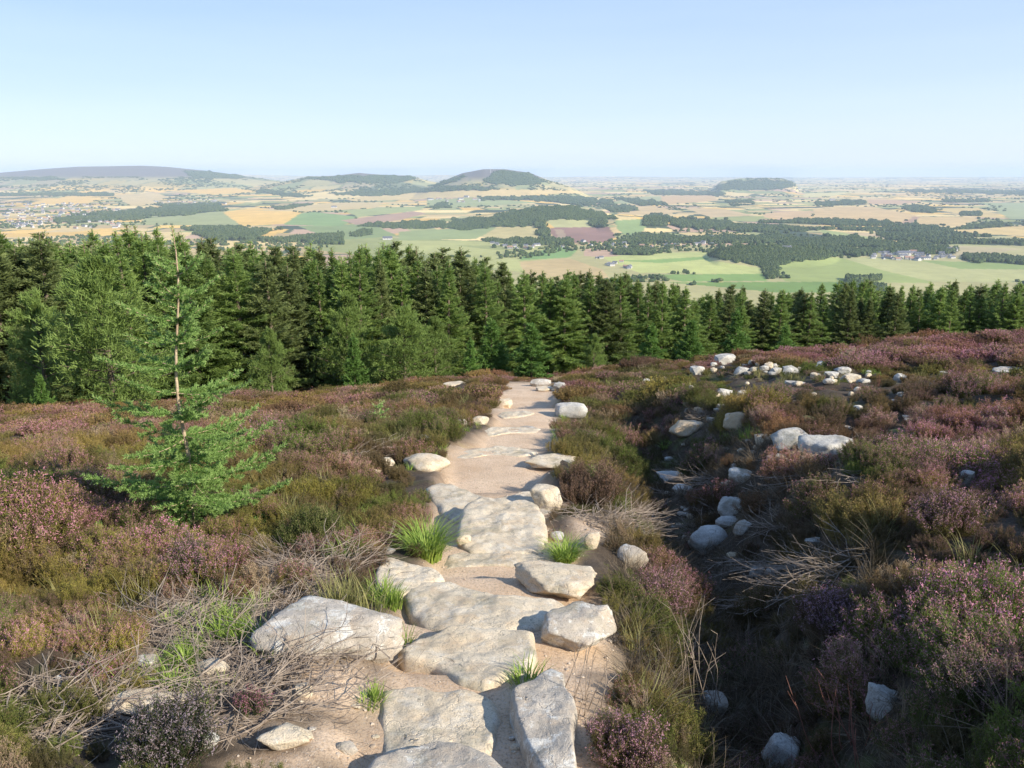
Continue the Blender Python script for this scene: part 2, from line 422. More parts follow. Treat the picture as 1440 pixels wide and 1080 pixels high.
slab([(570,818),(598,814),(630,819),(665,828),(700,835),(750,838),(788,842),(800,852),(765,868),(720,878),(670,881),(620,873),(590,862),(575,842)], .12, S, 'wide smooth slab sweeping across the path below the lower sandy tread', 6, seed=14)
slab([(526,815),(528,792),(545,777),(580,784),(612,796),(628,808),(600,818),(575,822),(548,824)], .16, S, 'pale lichened block at the left end of the wide smooth slab', 5, 'rock', 'rock', seed=17)
slab([(640,740),(652,716),(675,706),(705,714),(735,709),(756,716),(768,732),(768,752),(755,764),(700,766),(662,764),(645,756)], .11, S, 'rough hummocky stone step just above the lower sandy tread', 6, seed=20, rough=1.25)
slab([(598,684),(615,675),(640,681),(675,692),(725,691),(765,684),(786,694),(776,710),(740,712),(700,712),(650,716),(618,706)], .09, S, 'long whitish stone lip across the middle of the path', 6, seed=23, rough=1.2)
slab([(612,786),(630,771),(665,765),(720,765),(752,768),(768,778),(740,784),(690,782),(650,784)], .035, S, 'low sand-dusted step stone at the head of the lower sandy tread', 6, seed=26)
slab([(638,634),(650,629),(700,625),(745,627),(760,631),(735,634),(690,632),(655,636)], .05, S, 'flat pale edging stone between the two upper sandy treads', 6, seed=29)
slab([(668,603),(690,599),(735,598),(762,600),(755,603),(715,603),(684,606)], .05, S, 'thin pale step stone beside the small grey block, higher up the path', 6, seed=32)
slab([(698,576),(712,573),(742,573),(752,575),(735,577),(708,578)], .06, S, 'far narrow step stone near the white boulder', 6, seed=35)
for a in [
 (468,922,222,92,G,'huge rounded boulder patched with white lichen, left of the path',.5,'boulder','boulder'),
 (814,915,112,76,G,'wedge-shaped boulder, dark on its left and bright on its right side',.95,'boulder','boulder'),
 (781,838,122,62,S,'flat-topped block with a notch, right of the lower sandy tread',.8,'boulder','boulder'),
 (889,800,46,38,G,'smooth blue-grey boulder at the gully lip above the pink heather bush',.5,'boulder','boulder'),
 (803,588,46,27,W,'clean white boulder on the right edge of the upper path',.6,'boulder','boulder'),
 (774,651,76,26,S,'leaning stone with a sharp left peak, right of the upper sandy tread',.9),
 (600,662,70,31,S,'lumpy yellowish stone left of the upper sandy tread',.7),
 (768,709,48,40,S,'upright stone at the right end of the whitish stone lip',.95),
 (652,766,22,22,S,'white stone edge beside the bright green grass tussock',.8),
 (746,600,30,12,G,'small grey block standing on the upper path',.8),
 (709,560,24,14,S,'sandy edging stone on the left where the path leaves sight',.7),
 (760,543,30,13,G,'grey stone at the very end of the visible path',.8),
 (765,549,24,9,S,'flat sunlit stone just before the end of the path',.7),
 (787,546,18,10,W,'small white stone right of the path end',.8),
 (638,544,36,9,S,'long pale stone lying in heather left of the path end',.7),
 (691,535,18,7,S,'faint stone behind the heather at the path end',.7),
 (674,597,28,15,S,'pale stone on the left edge of the path below the far step',.7),
 (648,600,18,12,G,'dull stone in heather left of the upper path',.7),
 (598,619,26,10,W,'flat white stone in heather left of the upper path',.8),
 (527,671,20,14,O,'small pinkish stone in the heather left of the lumpy yellowish stone',.7),
 (545,655,22,14,S,'half-hidden tan stone beside the lumpy yellowish stone',.7),
 (546,780,22,9,G,'small speckled stone behind the pale lichened block',.8),
 (298,957,54,37,S,'pale wedge of rock half buried under dead heather stems',.8),
 (206,1012,132,44,S,'broad pinkish rock at lower left above the shaded heather',.6,'boulder','boulder'),
 (403,1056,76,38,S,'angular cream block on gravel at lower left of the path',.85),
 (290,1052,38,28,W,'small white rounded stone at the edge of the bottom left shadow',.6),
 (204,944,42,24,G,'shaded grey stone in the hollow at lower left',.8),
 (250,914,26,18,O,'reddish stone above the yellow grass tuft at lower left',.7),
 (428,982,26,22,S,'small pinkish cobble at the edge of the dead stems',.6),
 (85,963,14,14,W,'little white stone in magenta heather at far left',.6),
 (489,1052,32,22,G,'grey cobble in gravel left of the nearest slab',.6),
 (788,741,28,16,W,'whitish stone above the right green tussock',.6),
 (832,771,24,26,S,'mossy tan stone right of the right green tussock',.6),
 (900,755,12,12,W,'tiny bright stone on the gully lip',.8),
 (995,778,56,42,W,'rounded white boulder in the gully',.55,'boulder','boulder'),
 (1023,745,34,20,W,'pale stone just behind the rounded white boulder',.55),
 (1044,752,28,23,G,'grey-white stone right behind the rounded white boulder',.55),
 (1029,728,42,32,W,'tilted pinkish white stone above the rounded white boulder',.7),
 (1043,681,38,26,G,'bluish stone in the shaded gully side',.7),
 (1092,653,30,19,W,'small bluish white cobble below the angular white rocks',.55),
 (1112,631,58,34,W,'bluish white rock with a smooth domed top on the gully bank',.6),
 (1164,646,82,40,W,'broad angular white rock with a dark underside on the gully bank',.95,'boulder','boulder'),
 (1076,628,30,19,S,'cream stone left of the domed white rock',.8),
 (943,684,40,24,W,'white stone catching light at the left side of the gully',.7),
 (960,697,30,16,G,'dim grey stone under the white stone at the gully left side',.6),
 (1145,771,34,20,W,'lone pale stone on the far gully bank',.7),
 (1064,812,22,20,W,'pointed small white stone low in the gully',.9),
 (1088,812,24,15,W,'rounded small white stone low in the gully',.5),
 (1032,786,22,11,O,'small brown stone below the rounded white boulder',.6),
 (1240,1013,52,54,W,'pale bluish block deep in the dark gully at lower right',.85),
 (1098,1088,56,56,W,'pale block at the bottom edge in the dark gully',.75),
 (1002,1002,42,36,G,'dim rounded stone in the gully right of the dry stems',.6),
 (1282,881,44,14,G,'flat dim stone in the dark gully side',.8),
 (1356,686,26,26,G,'bluish stone peeping through pink heather on the right',.7),
 (1019,513,30,17,W,'largest white rock on the crest of the right rubble heap',.95),
 (981,527,22,15,W,'white rock at the left end of the right rubble heap',.8),
 (1043,528,20,13,W,'white stone just right of the largest crest rock',.8),
 (1074,521,14,8,W,'small white stone left in the far rubble patch',.8),
 (1091,527,18,11,W,'pointed white stone in the far rubble patch',.9),
 (1112,528,26,15,W,'pair-sized white rock in the far rubble patch',.8),
 (1154,522,18,15,W,'peaked white stone standing up behind the far rubble patch',.95),
 (1170,533,22,11,W,'white stone left in the right-hand rubble patch',.8),
 (1185,526,24,12,W,'upper white stone of the right-hand rubble patch',.8),
 (1197,536,26,12,S,'cream stone of the right-hand rubble patch',.8),
 (1166,541,18,9,G,'low grey stone under the right-hand rubble patch',.7),
 (1118,543,28,10,W,'long low white stone between the two rubble patches',.7),
 (1215,540,16,8,W,'small white stone right of the right-hand rubble patch',.8),
 (1268,540,22,16,W,'isolated peaked white stone right of the rubble',.95),
 (1338,529,40,10,W,'flat white stone lying far right on the moor',.7),
 (1422,526,48,11,G,'long grey slab at the right edge of the moor',.6),
 (1017,559,26,16,W,'rounded white stone below the rubble heap',.6),
 (1043,558,18,11,W,'small white stone beside the rounded one below the rubble heap',.6),
 (968,613,56,27,O,'yellow ochre rock left on the gully head',.75,'boulder','boulder'),
 (1038,604,44,28,O,'tan rock with a pointed crest on the gully head',.85,'boulder','boulder'),
 (908,543,12,12,W,'small upright white stone beyond the path on the right',.9),
 (941,648,14,8,G,'tiny grey stone at the gully head',.7),
]:
    rock(*a)
rr_ = random.Random(5)
for (cx, cy, rx, ry, n_, lb, gp) in [(1100, 523, 32, 6, 9, 'little white stone strewn in the left far rubble patch', 'stones of the left far rubble patch'), (1185, 532, 40, 7, 11, 'little white stone strewn in the right far rubble patch', 'stones of the right far rubble patch'), (1020, 520, 45, 8, 9, 'little pale stone around the crest rock', 'stones around the crest rock'), (985, 715, 45, 50, 14, 'small dim cobble lying on the gully floor', 'cobbles of the gully floor'), (1000, 595, 75, 40, 13, 'small grey stone in the heather between the rubble heap and the gully head', 'stones above the gully head'), (1130, 560, 170, 22, 16, 'small white stone dotted over the moor below the rubble patches', 'stones dotted below the rubble patches'), (940, 720, 30, 60, 10, 'small pale stone on the left side of the gully', 'stones on the gully left side'), (1240, 600, 60, 40, 8, 'small grey stone peeping from heather on the right bank', 'stones on the right bank'), (1080, 640, 60, 30, 9, 'small dim cobble between the bluish white gully rocks', 'cobbles between the gully rocks'), (470, 1010, 70, 35, 9, 'small cobble in gravel left of the lowest slabs', 'cobbles left of the lowest slabs'), (720, 1020, 10, 26, 8, 'small cobble wedged between the two lowest slabs', 'cobbles between the lowest slabs')]:
    for _ in range(n_):
        q = (cx+rr_.uniform(-1, 1)*rx, cy+rr_.uniform(-1, 1)*ry); w_ = rr_.uniform(6, 15)
        o = rock(q[0], q[1], w_, w_*rr_.uniform(.5, .8), rr_.choice([W, S, G]) if cy < 560 else rr_.choice([G, S]), lb, .85); o['group'] = gp
RK = np.array(ROCKS)
def blocks_view(x, y, hh=.26):
    m = np.zeros(x.shape, bool)
    for rx, ry, a, b in RK:
        k_ = (CH-float(near_z(rx, ry, False)))/ry; L = hh/max(k_-.185, .05); L = min(L, 4.5); t = (ry-y)/L; sx = rx*y/max(ry, .1)
        m |= (t > -.1) & (t < 1.0) & (np.abs(x-sx) < a*1.02) & (y < ry+b)
    return m
def near_rock(x, y, pad=0.0, front=0.0):
    m = np.zeros(x.shape, bool)
    for rx, ry, a, b in RK:
        m |= (((x-rx)/(a+pad))**2+((y-ry+front*.5)/(b+pad+front*.5))**2) < 1
    return m

# ------------------------------------------------------------------ plant prototypes
def ribbons(P0, P1, W, up=None):
    """flat quads between point arrays, width vector random"""
    n = len(P0); d = P1-P0; r = rng.normal(size=(n, 3)); s = np.cross(d, r); s /= np.maximum(np.linalg.norm(s, axis=1), 1e-9)[:, None]
    s = s*np.asarray(W).reshape(-1, 1)*.5
    V = np.stack([P0-s, P0+s, P1+s*.5, P1-s*.5], 1).reshape(-1, 3)
    return V, np.arange(4*n).reshape(-1, 4)
class Acc:
    def __init__(s): s.V = []; s.Q = []; s.K = []; s.n = 0
    def add(s, V, Q, K):
        s.V.append(V); s.Q.append(Q+s.n); K = np.asarray(K, float)
        s.K.append(np.broadcast_to(K, (len(V), 3)) if K.ndim == 1 else K); s.n += len(V)
    def rib(s, P0, P1, W, K):
        V, Q = ribbons(P0, P1, W); K = np.asarray(K, float)
        s.add(V, Q, np.repeat(K, 4, 0) if K.ndim == 2 else K)
    def tube(s, pts, rads, K, sides=5):
        pts = np.asarray(pts, float); n = len(pts); a = np.arange(sides)*2*np.pi/sides
        d = np.gradient(pts, axis=0); V = []
        for p, dd, r in zip(pts, d, rads):
            dd = dd/max(np.linalg.norm(dd), 1e-9); u = np.cross(dd, [0.3, .9, .2]); u /= np.linalg.norm(u); w = np.cross(dd, u)
            V.append(p+r*(np.cos(a)[:, None]*u+np.sin(a)[:, None]*w))
        V = np.vstack(V); j = np.arange(sides)
        Q = np.vstack([np.stack([i*sides+j, i*sides+(j+1) % sides, (i+1)*sides+(j+1) % sides, (i+1)*sides+j], -1) for i in range(n-1)])
        s.add(V, Q, K)
    def data(s): return np.vstack(s.V), np.vstack(s.Q), np.vstack(s.K)
    def mesh(s, name, mat, smooth=False):
        V, Q, K = s.data(); return mesh_from(name, V, Q, mat, smooth, {'kind': K})
def heather_acc(nst=50, rad=.17, hgt=.30, leaves=84, flo=26, lw=.0036, lean=(.0, .0)):
    A = Acc()
    a = rng.uniform(0, 2*np.pi, nst); rr = rad*np.sqrt(rng.uniform(0, 1, nst))
    b = np.stack([np.cos(a)*rr*.35, np.sin(a)*rr*.35, np.full(nst, -.04)], -1)
    H = hgt*rng.uniform(.6, 1.12, nst)*(1-.35*(rr/rad)**2)
    tip = np.stack([np.cos(a)*rr*1.25+lean[0]*H, np.sin(a)*rr*1.25+lean[1]*H, H], -1)+rng.normal(size=(nst, 3))*[.03, .03, 0]
    mid = (b+tip)/2+np.stack([np.cos(a)*rr*.25, np.sin(a)*rr*.25, np.zeros(nst)], -1)+rng.normal(size=(nst, 3))*.015
    def P(t):  # quadratic
        t = t[..., None]; return (1-t)**2*b[:, None]+2*t*(1-t)*mid[:, None]+t*t*tip[:, None]
    ts = np.tile(np.linspace(0, 1, 5), (nst, 1)); pts = P(ts)
    A.rib(pts[:, :-1].reshape(-1, 3), pts[:, 1:].reshape(-1, 3), .0035, (0, 1, .3))
    # side shoots: leaf sprays along the upper part
    t = rng.uniform(.34, 1.0, (nst, leaves)); p = P(t).reshape(-1, 3)
    ax = np.repeat(tip-mid, leaves, 0); ax /= np.linalg.norm(ax, axis=1)[:, None]
    d = ax*.7+rng.normal(size=p.shape)*.55+[0, 0, .25]; d /= np.linalg.norm(d, axis=1)[:, None]
    L = rng.uniform(.012, .03, len(p))[:, None]; off = rng.normal(size=p.shape)*.012
    dark = np.clip(1-t.reshape(-1), 0, 1)
    K = np.stack([np.zeros(len(p)), np.zeros(len(p)), rng.uniform(0, 1, len(p))], -1)
    A.rib(p+off, p+off+d*L, lw, K)
    # flower spikes
    t = rng.uniform(.72, 1.06, (nst, flo)); p = P(t).reshape(-1, 3); off = rng.normal(size=p.shape)*.010
    d = rng.normal(size=p.shape)+[0, 0, .5]; d /= np.linalg.norm(d, axis=1)[:, None]
    K = np.stack([rng.uniform(.55, 1, len(p)), np.zeros(len(p)), rng.uniform(0, 1, len(p))], -1)
    A.rib(p+off, p+off+d*rng.uniform(.008, .016, len(p))[:, None], lw*1.35, K)
    return A
def proto_col(name, meshes):
    c = bpy.data.collections.new(name)
    for i, m in enumerate(meshes):
        o = bpy.data.objects.new(name, m); c.objects.link(o)
    return c
def grass_acc(nb=60, rad=.07, hgt=.28, wid=.006, droop=.5):
    A = Acc(); a = rng.uniform(0, 2*np.pi, nb); rr = rad*np.sqrt(rng.uniform(0, 1, nb)); H = hgt*rng.uniform(.45, 1.1, nb)
    b = np.stack([np.cos(a)*rr, np.sin(a)*rr, np.full(nb, -.03)], -1); a2 = a+rng.normal(size=nb)*.5; out = H*rng.uniform(.2, 1.0, nb)*droop*1.4
    dirv = np.stack([np.cos(a2), np.sin(a2), 0*a2], -1); prev = b; side = np.stack([-np.sin(a2), np.cos(a2), 0*a2], -1)
    S_ = 5; k = rng.uniform(0, 1, nb)
    pts = []
    for i in range(S_+1):
        t = i/S_; pts.append(b+dirv*(out*t*t)[:, None]+np.array([0, 0, 1])*(H*(t-.38*droop*t**3))[:, None])
    V = []
    for i, p in enumerate(pts):
        w = wid*(1-(i/S_)**2*.95)*.5; V += [p-side*w, p+side*w]
    V = np.stack(V, 1).reshape(-1, 3); n2 = 2*(S_+1); base_ = np.arange(nb)[:, None]*n2
    Q = np.vstack([base_+np.array([[2*i, 2*i+1, 2*i+3, 2*i+2]]) for i in range(S_)])
    K = np.repeat(np.stack([k, k, k], -1), n2, 0); A.add(V, Q, K); return A
def twig_acc(n=16, L=.5, up=.06):
    A = Acc()
    for i in range(n):
        p = rng.normal(size=3)*[.08, .08, .01]; a = rng.normal()*.7; d = np.array([math.cos(a), math.sin(a), up*rng.uniform(-.3, 1.6)])
        pts = [p]
        for k in range(6):
            d = d+rng.normal(size=3)*[.28, .28, .07]; d[2] = d[2]*.6+.02; d /= np.linalg.norm(d); p = p+d*L/6*rng.uniform(.6, 1.2); p[2] = max(p[2], .004); pts.append(p)
        r0 = rng.uniform(.0018, .0045); A.tube(pts, np.linspace(r0, r0*.35, 7), (rng.uniform(), 0, 0), 4)
        for j in (2, 3, 4):
            q = pts[j]; dd = d+rng.normal(size=3)*.6; dd[2] = abs(dd[2])*.5; A.tube([q, q+dd*L*.12, q+dd*L*.2+[0, 0, .02]], [r0*.5, r0*.4, r0*.2], (.5, 0, 0), 3)
    return A
HEATH = proto_col('heather_tuft', [heather_acc(lean=(rng.normal()*.2, rng.normal()*.2)).mesh('heather_tuft', M_heath) for i in range(7)])
HEATHF = proto_col('heather_cushion', [heather_acc(70, .26, .24, 22, 12, .012).mesh('heather_cushion', M_heath) for i in range(5)])
GRASS = proto_col('grass_tuft', [grass_acc(55, .06, .2, .0032).mesh('grass_tuft', M_moorgrass) for i in range(4)])
GRASSB = proto_col('green_grass_tuft', [grass_acc(40, .05, .14).mesh('green_grass_tuft', M_grass) for i in range(3)])
TWIG = proto_col('dry_twigs', [twig_acc().mesh('dry_twigs', M_twig) for i in range(6)])
PEB = proto_col('pebble', [rock_mesh('pebble', 1, .85, .6, M_pebble, 90+i, 2, .7) for i in range(5)])

def scatter(name, label, cat, col, p, rot, scl, idx, attrs=None, kind='stuff'):
    n = len(p); me = bpy.data.meshes.new(name); me.vertices.add(n); me.vertices.foreach_set('co', np.asarray(p, np.float32).ravel())
    def av(nm, v):
        at = me.attributes.new(nm, 'FLOAT_VECTOR', 'POINT'); at.data.foreach_set('vector', np.asarray(v, np.float32).ravel())
    scl = np.asarray(scl, float)
    if scl.ndim == 1: scl = np.stack([scl]*3, -1)
    av('irot', rot); av('iscl', scl)
    at = me.attributes.new('iidx', 'INT', 'POINT'); at.data.foreach_set('value', np.asarray(idx, np.int32))
    for k, v in (attrs or {}).items(): av(k, v)
    o = obj(name, me); tag(o, label, cat, kind=kind)
    ng = bpy.data.node_groups.new(name+'_scatter', 'GeometryNodeTree')
    ng.interface.new_socket('Geometry', in_out='INPUT', socket_type='NodeSocketGeometry')
    ng.interface.new_socket('Geometry', in_out='OUTPUT', socket_type='NodeSocketGeometry')
    N = ng.nodes.new; gi = N('NodeGroupInput'); go = N('NodeGroupOutput'); ip = N('GeometryNodeInstanceOnPoints'); ci = N('GeometryNodeCollectionInfo')
    ci.inputs['Collection'].default_value = col; ci.inputs['Separate Children'].default_value = True; ci.inputs['Reset Children'].default_value = True
    def na(nm, ty):
        nd = N('GeometryNodeInputNamedAttribute'); nd.data_type = ty; nd.inputs['Name'].default_value = nm
        return [s for s in nd.outputs if s.enabled and s.name == 'Attribute'][0]
    L = ng.links.new
    L(gi.outputs[0], ip.inputs['Points']); L(ci.outputs[0], ip.inputs['Instance']); ip.inputs['Pick Instance'].default_value = True
    L(na('iidx', 'INT'), ip.inputs['Instance Index']); L(na('irot', 'FLOAT_VECTOR'), ip.inputs['Rotation']); L(na('iscl', 'FLOAT_VECTOR'), ip.inputs['Scale'])
    L(ip.outputs[0], go.inputs[0])
    md = o.modifiers.new('scatter', 'NODES'); md.node_group = ng
    return o
def rots(n, tilt=.15): return np.stack([rng.normal(size=n)*tilt, rng.normal(size=n)*tilt, rng.uniform(0, 6.283, n)], -1)

def wedge(r0, r1, dens, ang=50):
    n = int(dens*R(2*ang)/2*(r1*r1-r0*r0)); r = np.sqrt(rng.uniform(r0*r0, r1*r1, n)); a = rng.uniform(-R(ang), R(ang), n)
    return r*np.sin(a), r*np.cos(a)-1.2
# ------------------------------------------------------------------ heather
PINK = [(280, 800, 55, 30, 1.3), (935, 835, 45, 45, .8), (340, 975, 28, 25, 1.2), (30, 935, 70, 35, 1), (120, 950, 60, 30, .9), (1345, 715, 85, 50, 1.3), (1290, 635, 70, 30, 1), (1400, 850, 80, 70, 1.3), (560, 600, 50, 20, .3),
        (60, 760, 80, 30, .7), (230, 780, 60, 25, .7), (385, 620, 30, 22, .9), (60, 630, 60, 30, .5), (1170, 865, 30, 12, 1), (1390, 620, 60, 30, .6), (840, 1010, 30, 40, .5), (1120, 550, 60, 15, .6),
        (1200, 900, 90, 45, .5), (1320, 1015, 22, 12, 1.2), (480, 800, 30, 20, .3), (1300, 560, 150, 16, .7), (1250, 505, 200, 14, .5), (150, 740, 80, 30, .5), (930, 600, 40, 20, .6), (1400, 480, 80, 15, .5)]
LOWVEG = [(268, 745, 130, 34), (1090, 532, 150, 20), (1010, 522, 60, 14), (765, 540, 50, 8), (640, 545, 40, 8), (1160, 545, 110, 12), (1380, 528, 90, 10), (980, 600, 60, 20)]
GREEN = [(440, 740, 50, 40, 1), (300, 880, 40, 25, .9), (150, 690, 60, 40, .5), (600, 560, 60, 20, .3), (830, 660, 50, 45, .4), (1080, 530, 120, 14, .8), (20, 860, 90, 50, 0), (420, 640, 35, 25, .7),
         (1050, 545, 70, 18, .7), (900, 535, 50, 15, .8), (1400, 950, 60, 60, .8), (1310, 740, 40, 40, .4), (470, 545, 40, 12, .9), (980, 1060, 70, 40, .7), (60, 700, 40, 30, .6), (1160, 780, 30, 15, .6), (530, 600, 40, 20, .5)]
BROWN = [(560, 570, 120, 40, .5), (130, 570, 150, 25, .6), (60, 680, 60, 40, .6), (240, 620, 90, 40, .3), (540, 640, 50, 40, .6), (1240, 590, 80, 30, .5), (1040, 700, 80, 50, 1), (860, 940, 40, 60, .4), (330, 760, 30, 20, .6)]
def heather_set(px, py, x, y):
    n = len(px); z = lambda L: np.clip(sum(b[4]*blob(px, py, *b[:4]) for b in L), 0, 1)
    pk, gr, br = z(PINK), z(GREEN), z(BROWN)
    farp = sstep(9, 24, y)
    n1 = fbm(x*.9, y*.9, 70, 3); n2 = fbm(x*1.6, y*1.6, 71, 3); n3 = fbm(x*.5, y*.5, 72, 2)
    g = np.clip(sstep(.40, .60, n1)*.8*(1-.5*farp)+gr, 0, 1); b_ = np.clip(sstep(.5, .66, n3)*.7+br, 0, 1)
    bl = np.clip(sstep(.50, .68, n2)*.50+pk*1.15+.03, 0, 1)
    green = np.array([.095, .165, .025]); olive = np.array([.205, .175, .048]); brown = np.array([.21, .125, .070]); redb = np.array([.22, .092, .050])
    c = olive[None]*np.ones((n, 1)); right = sstep(950, 1150, px)*(py < 620)
    c = c+(brown-c)*b_[:, None]*.8; c = c+(redb-c)*(.12+farp*.5)[:, None]; c = c+(redb-c)*(right*.5)[:, None]; c = c+(green-c)*(g*.85)[:, None]
    gold = sstep(.60, .72, fbm(x*.6+9, y*.6, 75, 2))*.6; c = c+(np.array([.30, .225, .05])-c)*gold[:, None]
    straw = (rng.uniform(size=n) < .07)[:, None]; c = np.where(straw, np.array([.36, .27, .16]), c)*rng.uniform(.55, 1.35, (n, 1))
    dull = np.array([.34, .17, .13]); pink = np.array([.70, .31, .42]); mag = np.array([.66, .17, .40])
    f = dull+(pink-dull)*bl[:, None]; m = sstep(.5, .9, pk)*rng.uniform(0, .6, n); f = f+(mag-f)*m[:, None]
    low = (bl < .30)[:, None]; f = np.where(low, f*.3+c*.7, f)
    f = f*(1-.35*g[:, None]*(1-bl[:, None]))*rng.uniform(.8, 1.2, (n, 1))
    return c, f
def gully(x, y):
    xc = 1.05+.09*y+.08*np.sin(y*1.3); return np.exp(-((x-xc)/(.42+.035*y))**2)*(1-sstep(11.5, 17, y))
hx, hy = [], []; sc = []; fa = []
for r0, r1, dn, k, far in [(1.5, 5, 110, .74, 0), (5, 9, 76, .86, 0), (9, 15, 44, 1.0, 0), (15, 26, 34, .9, 1), (26, 42, 18, 1.1, 1), (42, 75, 3.0, 2.2, 1)]:
    x, y = wedge(r0+.3, r1+.3, dn); hx.append(x); hy.append(y); sc.append(np.full(len(x), k)); fa.append(np.full(len(x), far))
x = np.concatenate(hx); y = np.concatenate(hy); k = np.concatenate(sc); far = np.concatenate(fa)
# hand sited bare spots
s, l = masks(x, y); z = near_z(x, y, False); px, py, d = proj(x, y, z)
gl = gully(x, y); cover = fbm(x*1.1, y*1.1, 80, 3)
LIMITP = near_rock(x, y, .02, .12)
blk = blocks_view(x, y) & (rng.uniform(size=len(x)) < .88)
keep = (s < .25) & ~LIMITP & ~blk & (rng.uniform(size=len(x)) > l*.92) & (rng.uniform(size=len(x)) > sstep(.30, .75, gl)*.08) 
cam = np.hypot(x, y) > 1.1; keep &= cam
edge = 1-sstep(0, .55, np.abs(x-xpath(y))-path_w(y)); keep &= rng.uniform(size=len(x)) > edge*.45*(y < 20)
lowc = (cover < .38) | (fbm(x*2.6, y*2.6, 83, 2) < .34+.08*(y < 14)); k = np.where(lowc, k*.60, k)
x, y, z, k, far, px, py, gl, edge, lowc = [q[keep] for q in (x, y, z, k, far, px, py, gl, edge, lowc)]
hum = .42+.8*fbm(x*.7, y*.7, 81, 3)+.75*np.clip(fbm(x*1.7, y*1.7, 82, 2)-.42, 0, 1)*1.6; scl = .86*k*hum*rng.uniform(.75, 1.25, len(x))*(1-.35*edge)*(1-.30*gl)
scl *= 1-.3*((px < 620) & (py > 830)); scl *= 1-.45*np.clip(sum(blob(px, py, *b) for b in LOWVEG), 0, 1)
lc, fc = heather_set(px, py, x, y)
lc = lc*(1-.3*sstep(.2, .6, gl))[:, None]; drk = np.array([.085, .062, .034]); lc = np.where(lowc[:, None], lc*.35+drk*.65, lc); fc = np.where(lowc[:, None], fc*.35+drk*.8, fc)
for nm, m, colx, lb in [('heather', (far == 0) & (px < 760), HEATH, 'pink and olive heather covering the near moor left of the path'),
                    ('heather', (far == 0) & (px >= 760), HEATH, 'pink flowering heather on the bank and gully right of the path'),
                    ('heather', (far == 1), HEATHF, 'reddish brown heather on the far moor up to the conifer wood')]:
    n = m.sum(); t = .22 if far[m].max() < 1 else .08
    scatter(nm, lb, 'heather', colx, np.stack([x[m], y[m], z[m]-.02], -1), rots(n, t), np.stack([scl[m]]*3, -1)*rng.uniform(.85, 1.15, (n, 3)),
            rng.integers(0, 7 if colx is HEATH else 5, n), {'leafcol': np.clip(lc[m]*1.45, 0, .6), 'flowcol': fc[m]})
# moor grass, dead stems, gravel
def field_pts(spots, per):
    X_, Y_ = [], []
    for (cx, cy, rx, ry, n) in spots:
        n = int(n*per); qx = cx+rng.normal(size=n)*rx*.6; qy = cy+rng.normal(size=n)*ry*.6
        qy = np.clip(qy, 512, 1150); a, b, c, t = hit(qx, qy); X_.append(a); Y_.append(b)
    return np.concatenate(X_), np.concatenate(Y_)
gx, gy = field_pts([(1080, 530, 130, 12, 60), (900, 540, 50, 12, 50), (700, 530, 60, 5, 20), (600, 585, 60, 25, 25), (840, 610, 45, 40, 60), (560, 630, 50, 25, 40), (880, 900, 35, 60, 4), (930, 1020, 50, 50, 5),
                    (430, 700, 60, 40, 20), (150, 860, 120, 60, 12), (1300, 800, 120, 80, 5), (460, 765, 30, 15, 20), (640, 575, 30, 15, 20), (480, 860, 30, 15, 8)], 1.0)
m = (path_mask(gx, gy) < .3) & ~near_rock(gx, gy, .0, .05); gx, gy = gx[m], gy[m]; n = len(gx)
scatter('moor_grass', 'thin yellowish grass growing between the heather beside the path', 'grass', GRASS, np.stack([gx, gy, near_z(gx, gy, False)], -1), rots(n, .15), rng.uniform(.7, 1.5, n), rng.integers(0, 4, n))
gx, gy = field_pts([(300, 870, 60, 30, 26), (420, 900, 60, 12, 16), (240, 980, 70, 25, 22), (600, 640, 25, 25, 18), (650, 590, 20, 15, 14), (790, 600, 16, 20, 16), (850, 560, 40, 20, 26), (540, 840, 18, 10, 14), (360, 905, 25, 12, 16), (555, 900, 10, 4, 8), (770, 868, 20, 6, 16), (790, 828, 50, 4, 14), (735, 958, 14, 4, 3), (520, 978, 8, 8, 3), (260, 925, 14, 12, 12), (310, 890, 25, 15, 14),
                    (935, 622, 10, 7, 10), (1040, 615, 30, 6, 20), (750, 527, 30, 4, 25), (1240, 525, 25, 6, 20), (430, 720, 40, 20, 20), (510, 740, 20, 15, 12), (400, 905, 40, 5, 14), (820, 510, 20, 8, 8), (890, 760, 12, 8, 6)], 1.0)
m = ~near_rock(gx, gy, -.03, 0); gx, gy = gx[m], gy[m]; n = len(gx)
scatter('green_grass', 'small bright green grass tufts around the path stones', 'grass', GRASSB, np.stack([gx, gy, near_z(gx, gy, False)], -1), rots(n, .15), rng.uniform(.6, 1.25, n), rng.integers(0, 3, n))
tx, ty = field_pts([(330, 900, 70, 30, 11), (390, 960, 45, 40, 12), (430, 815, 50, 20, 20), (300, 985, 60, 25, 14), (240, 870, 60, 25, 12), (1060, 560, 60, 15, 30), (880, 735, 45, 12, 20), (820, 930, 35, 45, 30), (90, 1010, 90, 30, 24), (1000, 700, 60, 40, 7), (1180, 640, 80, 30, 10), (500, 645, 40, 20, 12), (1100, 780, 100, 60, 10), (470, 690, 20, 15, 8),(480,925,60,10,5)], 1.0)
m = (path_mask(tx, ty) < .2) & ~near_rock(tx, ty, -.02, 0); tx, ty = tx[m], ty[m]; n = len(tx)
scatter('dead_heather_stems', 'tangled grey dead heather stems lying beside the stones', 'dead stems', TWIG, np.stack([tx, ty, near_z(tx, ty, False)+.01], -1),
        np.stack([rng.normal(size=n)*.10, .17+rng.normal(size=n)*.07, rng.normal(size=n)*.5+rng.choice([-.5, 2.6, 3.6], n)], -1), rng.uniform(.7, 1.2, n), rng.integers(0, 6, n))
gx = rng.uniform(-1.9, 1.9, 30000); gy = rng.uniform(.8, 21, 30000); s, l = masks(gx, gy)
